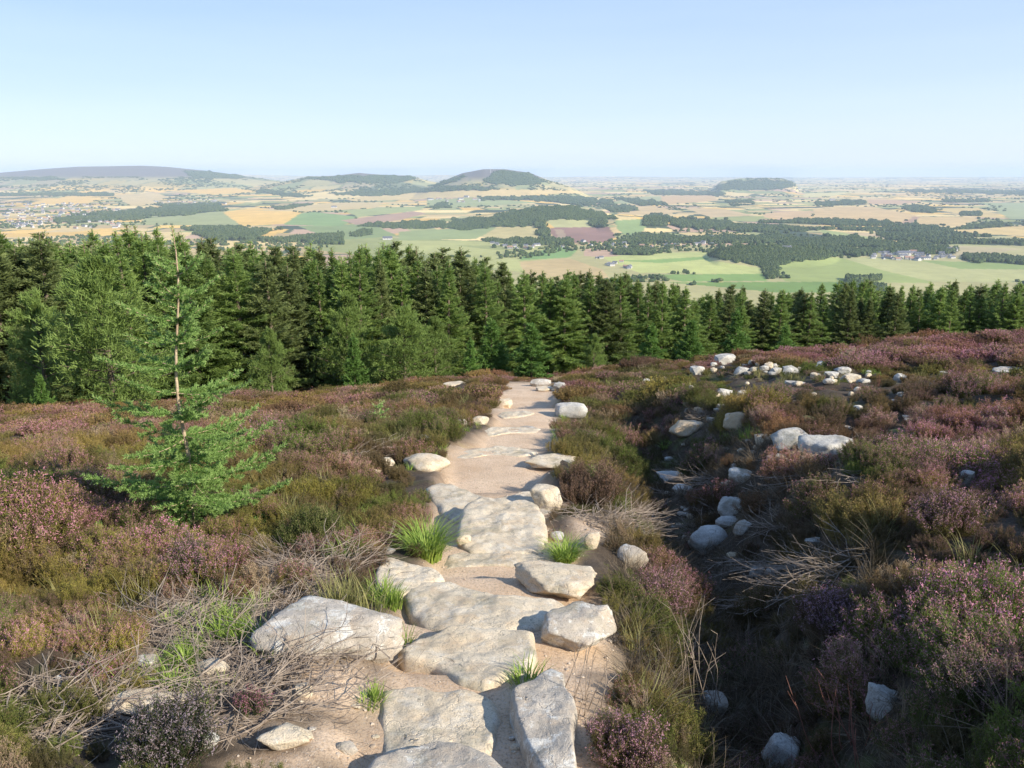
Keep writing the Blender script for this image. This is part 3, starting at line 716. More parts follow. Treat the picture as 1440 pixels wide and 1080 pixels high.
m = ((s > .35) | ((l > .4) & (rng.uniform(size=30000) < .3))) & (rng.uniform(size=30000) < np.clip(5/gy, .1, 1)*.62); gx, gy = gx[m], gy[m]; n = len(gx)
sz = .004+.013*rng.uniform(size=n)**4
edge = np.clip(np.abs(gx-xpath(gy))/path_w(gy), 0, 1); sz *= (.7+.7*edge)
scatter('gravel', 'loose fine gravel scattered over the sandy path', 'gravel', PEB, np.stack([gx, gy, near_z(gx, gy, True)+.001], -1), rots(n, .4), sz, rng.integers(0, 5, n))

M_dead = mat_grass('withered_grass', (.09, .07, .045), (.26, .20, .13))
WITH = proto_col('withered_tuft', [grass_acc(50, .07, .22, .004, 1.0).mesh('withered_tuft', M_dead) for i in range(4)])
gx = rng.uniform(.3, 6, 26000); gy = rng.uniform(.8, 17, 26000); gl_ = gully(gx, gy); m = (gl_ > .12) & (rng.uniform(size=26000) < .35*np.clip(6/gy, .2, 1)) & ~near_rock(gx, gy, 0, 0); gx, gy = gx[m], gy[m]; n = len(gx)
scatter('withered_grass', 'withered brown grass and heather litter lining the dark gully', 'dry grass', WITH, np.stack([gx, gy, near_z(gx, gy, True)], -1), rots(n, .7), rng.uniform(.4, 1.1, n), rng.integers(0, 4, n))
# ------------------------------------------------------------------ single bushes and tussocks
def merged(fn, n, spread, zscale=(.8, 1.2)):
    A = Acc()
    for i in range(n):
        a = rng.uniform(0, 6.283); r = spread*math.sqrt(rng.uniform()); V, Q, K = fn().data(); s_ = rng.uniform(.6, 1.3)*(1.05-.15*r/max(spread, .01))
        V = V*s_+[math.cos(a)*r, math.sin(a)*r, 0]; A.add(V, Q, K)
    return A
def bush(px, pb, wpx, leaf, flow, label, n=9, name='heather_bush', cat='heather bush', tall=1.0):
    x, y, z, t = [float(q[0]) for q in hit([px], [pb])]; w = wpx/F*float(proj(x, y, z)[2])
    A = merged(lambda: heather_acc(40, .15, .30*tall, 60, 24, .0042, (rng.normal()*.25, rng.normal()*.25)), int(n*1.3), w*.46)
    o = obj(name, A.mesh(name, mat_plant_fixed(name, leaf, flow)), loc=(x, y+w*.25, near_z(x, y, False))); s_ = w/(2*(.18+w*.36)); o.scale = (s_, s_, s_)
    tag(o, label, cat)
gL, oL, bL = (.085, .12, .026), (.16, .14, .045), (.14, .09, .05)
pF, dF, mF = (.52, .27, .33), (.30, .18, .13), (.58, .16, .34)
bush(935, 880, 95, oL, pF, 'tall pink flowering heather bush beside the wedge-shaped boulder', 8, tall=1.3)
bush(838, 716, 115, bL, dF, 'big dark domed heather bush on the right edge of the mid path', 14, tall=1.3)
bush(280, 820, 90, gL, pF, 'pink heather bush with a dark hollow, left of the huge boulder')
bush(341, 1008, 60, gL, (.60, .22, .33), 'small vivid pink heather plant among dead stems', 3, tall=.8)
bush(1345, 755, 120, oL, pF, 'broad pink heather bush high on the right bank', 12)
bush(1160, 905, 120, bL, (.42, .26, .34), 'purplish heather bush in the gully shade', 9)
bush(1075, 870, 90, oL, dF, 'olive heather bush on the gully floor right of the dry stalks', 7)
bush(1400, 1010, 120, gL, (.45, .25, .28), 'green heather bush at the lower right corner', 10, tall=1.2)
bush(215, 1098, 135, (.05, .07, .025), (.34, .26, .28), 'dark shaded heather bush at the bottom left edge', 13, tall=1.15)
bush(880, 1078, 120, oL, pF, 'sunlit heather bush at the bottom edge right of the slabs', 9, tall=1.1)
bush(430, 770, 95, gL, (.2, .19, .07), 'fresh green heather bush left of the bright tussock', 9)
bush(900, 520, 60, bL, dF, 'dark heather mound behind the path end on the right', 12)
def tussock(px, pb, wpx, label, hgt=.3, nb=520, mat=None, wid=.007):
    x, y, z, t = [float(q[0]) for q in hit([px], [pb])]; w = wpx/F*float(proj(x, y, z)[2])
    A = grass_acc(nb, w*.25, hgt, wid, .75); o = obj('grass_tussock', A.mesh('grass_tussock', mat or M_grass), loc=(x, y+w*.2, near_z(x, y, False))); tag(o, label, 'grass')
tussock(598, 782, 88, 'bright green grass tussock left of the lower sandy tread', .30)
tussock(796, 783, 62, 'bright green grass tussock above the notched block', .20, 420)
tussock(485, 790, 40, 'small green grass tussock left of the pale lichened block', .2, 200)
tussock(935, 632, 20, 'tiny yellow-green grass tuft at the gully head', .16, 120)
tussock(258, 940, 26, 'yellow grass tuft beside the reddish stone at lower left', .14, 130)
tussock(703, 527, 20, 'pale straw grass tuft standing at the path end', .5, 160, M_moorgrass)
# dry stalks
def stalks(px, pb, hpx, n, mat, label, lean=0.0, spread=.09):
    x, y, z, t = [float(q[0]) for q in hit([px], [pb])]; H = hpx/F*float(proj(x, y, z)[2]); A = Acc()
    for i in range(n):
        p = rng.normal(size=3)*[spread, spread, 0]; d = np.array([lean+rng.normal()*.14, rng.normal()*.15, 1.0]); pts = [p]; h = H*rng.uniform(.6, 1.05)
        for j in range(7):
            d = d+rng.normal(size=3)*.07; d /= np.linalg.norm(d); p = p+d*h/7; pts.append(p)
            if j > 3 and rng.uniform() < .8:
                e = d+rng.normal(size=3)*.45; A.tube([p, p+e*h*.07, p+e*h*.15], [.0015, .0012, .0006], (0, 0, 0), 3)
        A.tube(pts, np.linspace(.0028, .001, 8), (0, 0, 0), 4)
    o = obj('dry_stalks', A.mesh('dry_stalks', mat), loc=(x, y, near_z(x, y, False))); tag(o, label, 'dry stalks')
stalks(975, 985, 150, 15, M_twig, 'pale dry branching stalks standing against the dark gully')
stalks(1195, 1075, 135, 11, M_redstem, 'reddish dry stalks leaning left in the dark gully', -.35)
stalks(815, 985, 90, 10, M_twig, 'grey bare heather stems right of the cream slab', .1, .06)
stalks(330, 770, 40, 8, M_redstem, 'short reddish stalks below the young spruce', 0, .012)
stalks(1235, 545, 22, 6, M_redstem, 'small bare stalks by the right-hand rubble', 0, .012)

# ------------------------------------------------------------------ young spruce in front
def needles(A, p0, p1, per, L, w, tipk, dens_dir=.6):
    """needles along many twig segments"""
    p0 = np.asarray(p0); p1 = np.asarray(p1); ln = np.linalg.norm(p1-p0, axis=1); cnt = np.maximum(1, (ln*per).astype(int))
    i = np.repeat(np.arange(len(p0)), cnt); t = rng.uniform(0, 1, len(i))[:, None]; p = p0[i]*(1-t)+p1[i]*t
    d = (p1-p0)[i]/np.maximum(ln[i], 1e-6)[:, None]; r = rng.normal(size=p.shape); r -= (r*d).sum(1)[:, None]*d; r /= np.linalg.norm(r, axis=1)[:, None]
    dv = d*dens_dir+r*.8+[0, 0, .15]; dv /= np.linalg.norm(dv, axis=1)[:, None]
    K = np.stack([rng.uniform(0, 1, len(i)), np.asarray(tipk)[i]*rng.uniform(.3, 1, len(i)), np.zeros(len(i))], -1)
    A.rib(p, p+dv*L*rng.uniform(.7, 1.2, (len(i), 1)), w, K)
def young_spruce(px, pb, ptop, ptx, label, wid=.9, seed=3, nw=13, dens=1.0):
    global rng
    rng = np.random.default_rng(seed)
    x, y, z, t = [float(q[0]) for q in hit([px], [pb])]; D = float(proj(x, y, z)[2])
    a, b, c = ray(ptx, ptop); tt = (y)/b; top = np.array([a*tt-x, 0, CH+c*tt-z]); H = top[2]
    root = empty('young_spruce', (x, y, z)); tag(root, label, 'tree')
    T = Acc(); tp = [np.array([0, 0, -.1])+(top-[0, 0, -.1])*u+[.012*H*math.sin(u*9), .01*H*math.cos(u*7), 0] for u in np.linspace(0, 1, 14)]
    T.tube(tp, np.linspace(.017*H/2, .0035, 14), (0, 0, 0), 8)
    C = Acc(); P0, P1, TK = [], [], []; wood = []
    def stem(u): k_ = u*13; i = min(int(k_), 12); return tp[i]*(1-(k_-i))+tp[i+1]*(k_-i)
    hs = list(.03+.90*(np.arange(nw)/nw)**.95)
    for wi, u in enumerate(hs):
        nb = rng.integers(3, 6); a0 = rng.uniform(0, 6.28)
        for bi in range(nb+1):
            uu = min(.97, u+(rng.normal()*.006 if bi < nb else rng.uniform(0, .05))); L = wid*H*.5*(1-uu)**.72*rng.uniform(.7, 1.1)*(1 if bi < nb else .45)+.05
            az = a0+bi*6.283/nb+rng.normal()*.25; el = -.05+.75*uu**1.5+rng.normal()*.12
            d = np.array([math.cos(az)*math.cos(el), math.sin(az)*math.cos(el), math.sin(el)]); p = stem(uu); ns = max(3, int(L/.06)); st = L/ns
            side = np.array([-math.sin(az), math.cos(az), 0])
            for s_ in range(ns):
                f = s_/ns; dd = d+np.array([0, 0, -.18+.6*f]); dd /= np.linalg.norm(dd); q = p+dd*st
                P0.append(p); P1.append(q); TK.append(.3+.5*(s_ == ns-1)); wood.append((p, q, .004*(1-f)+.0012))
                if s_ >= 0:
                    for sg in (-1, 1):
                        if rng.uniform() < .70+.5*max(0, 1-2*uu):
                            l2 = (L-s_*st)*.36*rng.uniform(.5, 1.2)+.02; l2 = min(l2, .2)
                            e = dd*.75+side*sg*.75+[0, 0, rng.normal()*.12-.03]; e /= np.linalg.norm(e); m_ = p+e*l2*.55; e2 = e+dd*.25+[0, 0, .06]; e2 /= np.linalg.norm(e2); r_ = m_+e2*l2*.45
                            P0 += [p, m_]; P1 += [m_, r_]; TK += [.15, .7]
                            if l2 > .13:
                                for s2 in (-1, 1):
                                    e3 = e+dd*.3*s2+side*.2*s2+rng.normal(size=3)*.1; e3 /= np.linalg.norm(e3); P0.append(m_); P1.append(m_+e3*l2*.4); TK.append(.6)
                p = q
    # leader
    P0.append(stem(.93)); P1.append(tp[-1]); TK.append(.8)
    needles(C, P0, P1, 540*dens, .023, .006, TK)
    for p, q, r_ in wood: T.tube([p, q], [r_, r_*.85], (0, 0, 0), 4)
    obj('trunk', T.mesh('trunk', M_bark2, True), root); obj('crown', C.mesh('crown', M_youngsp), root)
    return root
young_spruce(270, 738, 318, 238, 'young open-branched spruce with a bare thin trunk, alone in the left heather', .78, 3, 12)
young_spruce(533, 606, 562, 533, 'tiny bright green spruce seedling in heather left of the upper path', 1.1, 4, 6, .6)
young_spruce(135, 752, 736, 135, 'bluish spruce sprig poking out of the left heather', 2.2, 5, 4, .5)
rng = np.random.default_rng(99)

# ------------------------------------------------------------------ conifer wood
def spruce_proto(h, r, seed, mat, name, dense=1.0, low=.06, spacing=.27, pw=1.0):
    global rng
    rng = np.random.default_rng(seed); root = bpy.data.objects.new(name, None); COL.objects.link(root)
    T = Acc(); lean = rng.normal(size=2)*.015*h; T.tube([[0, 0, -.4], [lean[0]*.3, lean[1]*.3, h*.35], [lean[0]*.7, lean[1]*.7, h*.7], [lean[0], lean[1], h]], [.018*h, .014*h, .008*h, .002*h], (0, 0, 0), 7)
    C = Acc(); P0, P1, W_, K = [], [], [], []
    zz = low*h
    while zz < h*.95:
        u = zz/h; nb = int(round(7*dense))
        a0 = rng.uniform(0, 6.28)
        bulge = 1+.22*math.sin(u*9+seed)*math.sin(u*23+seed)
        for b in range(nb):
            az = a0+b*6.283/nb+rng.normal()*.3; L = r*((1-u)**pw)*1.2*rng.uniform(.5, 1.3)*bulge+.04
            if u < .15: L *= .75
            z0 = zz+rng.normal()*.17; n = max(2, int(L/.13)); st = L/n; el = -.28+.85*u+rng.normal()*.12
            dx, dy = math.cos(az), math.sin(az); p = np.array([lean[0]*u, lean[1]*u, z0]); side = np.array([-dy, dx, 0])
            for s_ in range(n):
                f = s_/n; d = np.array([dx, dy, math.tan(el)+.45*f-.1]); d /= np.linalg.norm(d); q = p+d*st
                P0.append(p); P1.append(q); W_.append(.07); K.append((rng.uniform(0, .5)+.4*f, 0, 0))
                if f > .12 or L < .5:
                    for sg in (-1, 1):
                        l2 = min(.42*(1-.7*u), (L-s_*st)*.5+.05)*rng.uniform(.6, 1.2)
                        e = d*.7+side*sg*.7+np.array([0, 0, -.05+rng.normal()*.28]); e /= np.linalg.norm(e)
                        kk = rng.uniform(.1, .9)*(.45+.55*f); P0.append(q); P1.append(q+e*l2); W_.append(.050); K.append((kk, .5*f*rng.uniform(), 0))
                        P0.append(q+e*l2*.45); P1.append(q+e*l2*.45+(e*.6+side*sg*-.2+d*.5)*l2*.55); W_.append(.05); K.append((kk, .6*f*rng.uniform(), 0))
                p = q
            e = np.array([dx*.6, dy*.6, .55]); P0.append(p); P1.append(p+e*.14); W_.append(.05); K.append((.8, .7, 0))
        zz += spacing*(1-.45*u)*rng.uniform(.8, 1.2)
    top = np.array([lean[0], lean[1], h])
    for i in range(12): P0.append(top-[0, 0, .5*i/12]); P1.append(top-[0, 0, .5*i/12-.07]+rng.normal(size=3)*[.03+.008*i, .03+.008*i, .02]); W_.append(.035); K.append((.8, .6, 0))
    P0 = np.array(P0); P1 = np.array(P1); W_ = np.array(W_); K = np.array(K, float)
    # each spray: a few slim blades fanned about its axis
    for j in range(3):
        L = np.linalg.norm(P1-P0, axis=1)[:, None]; off = rng.normal(size=P0.shape)*.035
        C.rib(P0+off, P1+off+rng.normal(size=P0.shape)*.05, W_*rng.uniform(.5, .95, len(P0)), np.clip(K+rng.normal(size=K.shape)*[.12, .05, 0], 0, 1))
    obj('trunk', T.mesh('trunk', M_bark, True), root); obj('crown', C.mesh('crown', mat), root)
    root['H'] = h; return root
def pine_proto(h, r, seed, mat, name, ncl=520, cs=.22):
    global rng
    rng = np.random.default_rng(seed); root = bpy.data.objects.new(name, None); COL.objects.link(root)
    T = Acc(); T.tube([[0, 0, -.4], [.05*h*rng.normal()*.3, 0, h*.5], [0, 0, h*.95]], [.022*h, .015*h, .004*h], (0, 0, 0), 7)
    C = Acc(); P0, P1, K = [], [], []
    nlimb = 46; cen = []
    for i in range(nlimb):
        u = .05+.93*(i+rng.uniform())/nlimb; az = rng.uniform(0, 6.283); Rr = r*(np.interp(u, [0, .15, .4, .7, 1], [.75, 1, .95, .6, .08]))*rng.uniform(.72, 1.15)
        p0 = np.array([0, 0, h*u*.93]); p1 = p0+[math.cos(az)*Rr, math.sin(az)*Rr, Rr*.28+.05*h*u]
        T.tube([p0, (p0+p1)/2+[0, 0, -.05], p1], [.006*h, .004*h, .0015*h], (0, 0, 0), 4)
        for j in range(max(3, int(ncl/nlimb))):
            t = rng.uniform(.3, 1.05); q = p0+(p1-p0)*t+rng.normal(size=3)*Rr*.17; cen.append((q, (q-p0)/np.linalg.norm(q-p0), t))
    for q, d, t in cen:
        n = 13; dd = rng.normal(size=(n, 3))*.55+d*.6+[0, 0, .45]; dd /= np.linalg.norm(dd, axis=1)[:, None]; o_ = q+rng.normal(size=(n, 3))*cs*.28
        C.rib(o_, o_+dd*cs*rng.uniform(.45, .9, (n, 1)), .032, np.stack([np.clip(rng.uniform(0, .75, n)+.25*t, 0, 1), rng.uniform(0, .5, n)*t, np.zeros(n)], -1))
    obj('trunk', T.mesh('trunk', M_bark, True), root); obj('crown', C.mesh('crown', mat), root); root['H'] = h; return root
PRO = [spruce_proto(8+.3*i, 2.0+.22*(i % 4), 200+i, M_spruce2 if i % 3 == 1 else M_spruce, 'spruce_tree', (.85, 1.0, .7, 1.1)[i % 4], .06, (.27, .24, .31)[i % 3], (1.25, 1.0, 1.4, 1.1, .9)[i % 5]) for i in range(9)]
YNG = [spruce_proto(3.6, 1.05, 300+i, M_bright, 'young_conifer', 1.1, .03, .2) for i in range(2)]
PIN = [pine_proto(6, 2.1, 400+i, M_pine, 'pine_tree', 1900) for i in range(3)]
used = set()
def place(protos, i, x, y, z, H, wscale, label, group=None):
    p = protos[i % len(protos)]
    if p.name in used: o = copy_tree(p)
    else: o = p; used.add(p.name)
    hh = p['H']; s_ = H/hh; o.location = (x, y, z); o.rotation_euler = (0, 0, random.uniform(0, 6.28)); o.scale = (s_*wscale, s_*wscale, s_)
    if 'group' in o: del o['group']
    tag(o, label, 'tree', group); return o
rnd = random.Random(12)
TOPX = [-250, 0, 60, 130, 200, 260, 330, 400, 470, 560, 640, 700, 780, 860, 940, 1000, 1100, 1200, 1300, 1440, 1700]
TOPY = [322, 322, 330, 322, 318, 330, 340, 346, 344, 344, 352, 368, 380, 384, 392, 402, 408, 396, 396, 396, 398]
DEPX = [-300, 0, 300, 500, 700, 900, 1100, 1300, 1700]; DEPY = [30, 33, 36, 40, 45, 48, 52, 52, 50]
def top_z(px, y, py): a, b, c = ray(px, py); return CH+c*(y/b)
trees = []
for row, (dd, step, dh) in enumerate([(0, 26, 0), (2.2, 27, -2), (4.8, 30, -3), (9, 36, -2), (14, 44, 2)]):
    px = -330.0
    while px < 1780:
        q = px+rnd.uniform(-9, 9); y = float(np.interp(q, DEPX, DEPY))+dd+rnd.uniform(-.8, .8)
        a, b, c = ray(q, 400); x = float(a/b*y); z = float(near_z(x, y, False))
        ty = float(np.interp(q, TOPX, TOPY))+rnd.choice([0, 4, 9, 16, 24, -4])+dh+(rnd.random()*8 if row == 0 else 0)
        H = float(top_z(q, y, ty))-z; H = max(3.2, min(H, 15))
        trees.append((row, q, x, y, z, H)); px += step*rnd.uniform(.75, 1.25)*(45/y)
trees.sort(key=lambda t: (t[0], t[1]))
ORD = ['first', 'second', 'third', 'fourth', 'fifth', 'sixth', 'seventh', 'eighth', 'ninth', 'tenth', 'eleventh', 'twelfth', 'thirteenth', 'fourteenth', 'fifteenth', 'sixteenth', 'seventeenth', 'eighteenth', 'nineteenth', 'twentieth']
def zone(q):
    for lim, nm in ((60, 'at the far left of the wood'), (330, 'behind the young open spruce'), (520, 'between the young open spruce and the path'), (700, 'just left of the path end'), (860, 'straight beyond the path end'),
                    (1010, 'behind the rubble heap'), (1200, 'behind the far rubble patches'), (9999, 'at the right end of the wood')):
        if q < lim: return nm
cnt = {}
for i, (row, q, x, y, z, H) in enumerate(trees):
    if row == 0 and -20 < q < 1460:
        zn = zone(q); cnt[zn] = cnt.get(zn, 0)+1; lb = 'front-row spruce %s, %s from the left there' % (zn, ORD[cnt[zn]-1]); gp = None
        lb = lb
        gp = 'spruces of the conifer plantation'
    elif row == 0: lb = 'dark spruce of the wood beyond the picture side'; gp = 'spruces beyond the picture side'
    else: lb = 'dark spruce crowded behind the front row, only its upper crown showing'; gp = 'spruces of the conifer plantation'
    if row > 0 and not (-120 < q < 1560): continue
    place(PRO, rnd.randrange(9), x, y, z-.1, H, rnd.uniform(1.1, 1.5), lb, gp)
def at_px(px, y, pytop, pad=0):
    a, b, c = ray(px, 400); x = float(a/b*y); z = float(near_z(x, y, False)); return x, y, z, float(top_z(px, y, pytop))-z
for (px, y, pt, kind, ws, lb) in [
    (140, 26, 352, PIN, 1.05, 'broad light green pine at the left, in front of the dark spruces'),
    (42, 28, 400, PIN, .8, 'dull brownish pine at the far left edge'),
    (485, 37, 405, PIN, .8, 'olive grey pine left of the path in front of the spruces'),
    (565, 36, 425, PIN, 1.0, 'low spreading pine with tufted crown left of the path end'),
    (610, 37, 440, PIN, .8, 'small rounded pine right of the low spreading pine'),
    (372, 31, 455, PIN, .7, 'small pine behind the right branches of the young open spruce'),
    (838, 40, 465, PIN, .75, 'dull small pine right of the path end'),
    (690, 38, 448, YNG, .9, 'bright green young conifer left of the path end'),
    (748, 37, 455, YNG, 1.1, 'bright green conical young conifer straight beyond the path'),
    (975, 40, 450, YNG, .9, 'bright green young conifer behind the crest rock'),
    (920, 42, 455, YNG, .8, 'fresh green young conifer left of the rubble heap'),
    (492, 35, 470, YNG, .7, 'small bright conifer at the foot of the olive grey pine'),
    (1110, 46, 455, YNG, .8, 'light green young conifer behind the heather crest'),
    (1040, 46, 435, YNG, .8, 'slim light green conifer behind the rubble heap'),
    (35, 24.5, 523, YNG, .7, 'very small green conifer at the foot of the left pines'),
    (660, 37, 475, YNG, .7, 'small green conifer beside the low spreading pine')]:
    x, y, z, H = at_px(px, y, pt); place(kind, rnd.randrange(3), x, y, z-.1, H, ws*(1.0 if kind is PIN else 1.15), lb)
for (x, y, zt, ws, lb) in [(1.9, .1, 1.3, .8, 'small added pine on the gully edge, out of frame, shading the near path'), (2.75, -.1, 1.6, .9, 'middle added pine on the bank, out of frame, shading the near path'), (3.6, .1, 1.85, .7, 'tallest added pine, highest on the bank, out of frame, shading the near path')]:  # unseen pines added on the right to throw shade across the near path
    z = float(near_z(x, y)); place(PIN, rnd.randrange(3), x, y, z-.05, zt-z, ws, lb)
for g in PRO+YNG+PIN:
    for k_ in ('H',):
        if k_ in g: del g[k_]
for o in COL.objects:
    if 'H' in o: del o['H']

# ------------------------------------------------------------------ the valley
def fpoly(pts): return [(a, b) for a, b in pts]
GOLD, PALE, TAN, GRN, LGR, OLV, BRN, PNK, DRK = (.76, .48, .14), (.74, .55, .24), (.52, .38, .18), (.31, .32, .12), (.43, .42, .16), (.43, .38, .17), (.30, .18, .12), (.52, .34, .22), (.035, .055, .030)
FIELDS = [ # photo outlines laid on the valley floor: colour of the crop
 ([(600,345),(1950,345),(1950,440),(500,440)], OLV),
 ([(430,330),(700,340),(700,380),(430,350)], GRN),
 ([(560,338),(700,340),(770,350),(800,352),(740,385),(640,365),(560,350)], LGR),
 ([(740,356),(795,346),(812,352),(800,362),(730,366)], (.22,.34,.11)),
 ([(640,345),(770,346),(740,350),(700,352)], GRN),
 ([(820,350),(905,348),(905,358),(860,362),(820,360)], PNK),
 ([(730,368),(800,363),(850,380),(860,400),(740,390)], TAN),
 ([(845,362),(905,356),(1000,354),(998,366),(1076,378),(1076,386),(900,384)], (.47,.48,.17)),
 ([(860,366),(930,370),(998,364),(990,361),(900,366)], (.24,.34,.10)),
 ([(905,386),(1076,385),(1080,395),(960,396)], (.22,.32,.09)),
 ([(940,397),(1230,396),(1240,410),(1100,412)], (.18,.27,.07)),
 ([(1095,368),(1165,362),(1200,362),(1280,378),(1310,398),(1105,396),(1090,378)], (.32,.36,.12)),
 ([(1180,362),(1260,362),(1340,368),(1440,375),(1950,388),(1950,405),(1310,396),(1240,380)], (.44,.42,.18)),
 ([(1290,366),(1440,371),(1950,375),(1950,384),(1350,378)], (.27,.33,.11)),
 ([(672,332),(690,320),(755,317),(758,334),(700,337)], (.52,.42,.18)),
 ([(767,310),(810,307),(868,318),(850,322),(782,322)], (.45,.42,.18)),
 ([(768,322),(782,320),(855,319),(866,331),(858,341),(785,342)], (.30,.17,.13)),
 ([(780,322),(792,322),(800,342),(785,342)], (.40,.28,.18)),
 ([(862,310),(905,308),(908,324),(885,333),(868,322)], (.27,.34,.13)),
 ([(905,320),(945,322),(950,326),(905,328)], PALE),
 ([(500,322),(570,320),(580,326),(540,330),(500,331)], PNK),
 ([(420,318),(520,314),(560,332),(470,338)], (.25,.30,.12)),
 ([(560,326),(700,318),(670,336),(560,338)], (.30,.34,.14)),
 ([(400,302),(440,298),(505,305),(480,318),(400,316)], (.24,.33,.12)),
 ([(505,305),(590,296),(600,290),(540,292),(480,296)], (.36,.38,.15)),
 ([(480,310),(580,297),(600,300),(560,310),(500,316)], (.44,.28,.19)),
 ([(300,300),(360,292),(425,298),(400,315),(340,318),(280,314)], GOLD),
 ([(200,300),(310,296),(340,318),(200,316)], (.34,.35,.15)),
 ([(360,296),(470,285),(540,284),(530,292),(440,298)], (.60,.44,.20)),
 ([(40,286),(100,275),(150,279),(110,289)], GOLD),
 ([(160,274),(220,271),(235,276),(215,288),(185,290)], (.62,.45,.20)),
 ([(240,268),(330,264),(365,270),(300,274)], GOLD),
 ([(470,275),(620,266),(780,267),(860,270),(700,276),(600,279),(500,284)], (.62,.45,.19)),
 ([(380,278),(470,268),(560,270),(480,280)], PALE),
 ([(600,280),(700,280),(760,285),(640,292),(600,290)], (.33,.35,.15)),
 ([(850,290),(900,286),(960,298),(900,302),(870,300)], (.60,.42,.20)),
 ([(920,276),(1000,274),(1010,282),(930,288)], (.58,.38,.18)),
 ([(870,278),(930,276),(930,286),(870,286)], (.36,.36,.17)),
 ([(960,292),(1020,294),(1060,303),(1000,306)], (.56,.40,.20)),
 ([(1074,300),(1140,296),(1142,309),(1105,309),(1074,306)], (.60,.40,.20)),
 ([(1143,294),(1200,290),(1230,291),(1290,303),(1270,314),(1200,312),(1143,308)], (.60,.41,.19)),
 ([(1288,305),(1370,305),(1376,309),(1350,318),(1285,316)], (.60,.42,.19)),
 ([(1265,316),(1285,304),(1294,305),(1275,318)], (.42,.26,.17)),
 ([(1330,326),(1400,318),(1950,322),(1950,332),(1400,330)], (.62,.44,.18)),
 ([(1315,293),(1375,292),(1415,307),(1370,305)], (.60,.43,.17)),
 ([(1380,285),(1950,288),(1950,312),(1420,308)], (.33,.35,.17)),
 ([(1190,326),(1290,330),(1290,338),(1220,336)], (.55,.40,.22)),
 ([(1150,322),(1240,336),(1230,341),(1160,332)], (.34,.37,.14)),
 ([(1320,345),(1440,350),(1380,358),(1325,362)], (.46,.37,.20)),
 ([(1130,272),(1200,270),(1170,276),(1130,278)], (.62,.52,.22)),
 ([(1220,280),(1300,283),(1270,288),(1220,287)], (.55,.35,.20)),
 ([(970,268),(1060,272),(1050,276),(960,273)], PALE),
 ([(1100,353),(1150,352),(1160,355),(1105,356)], PALE),
]
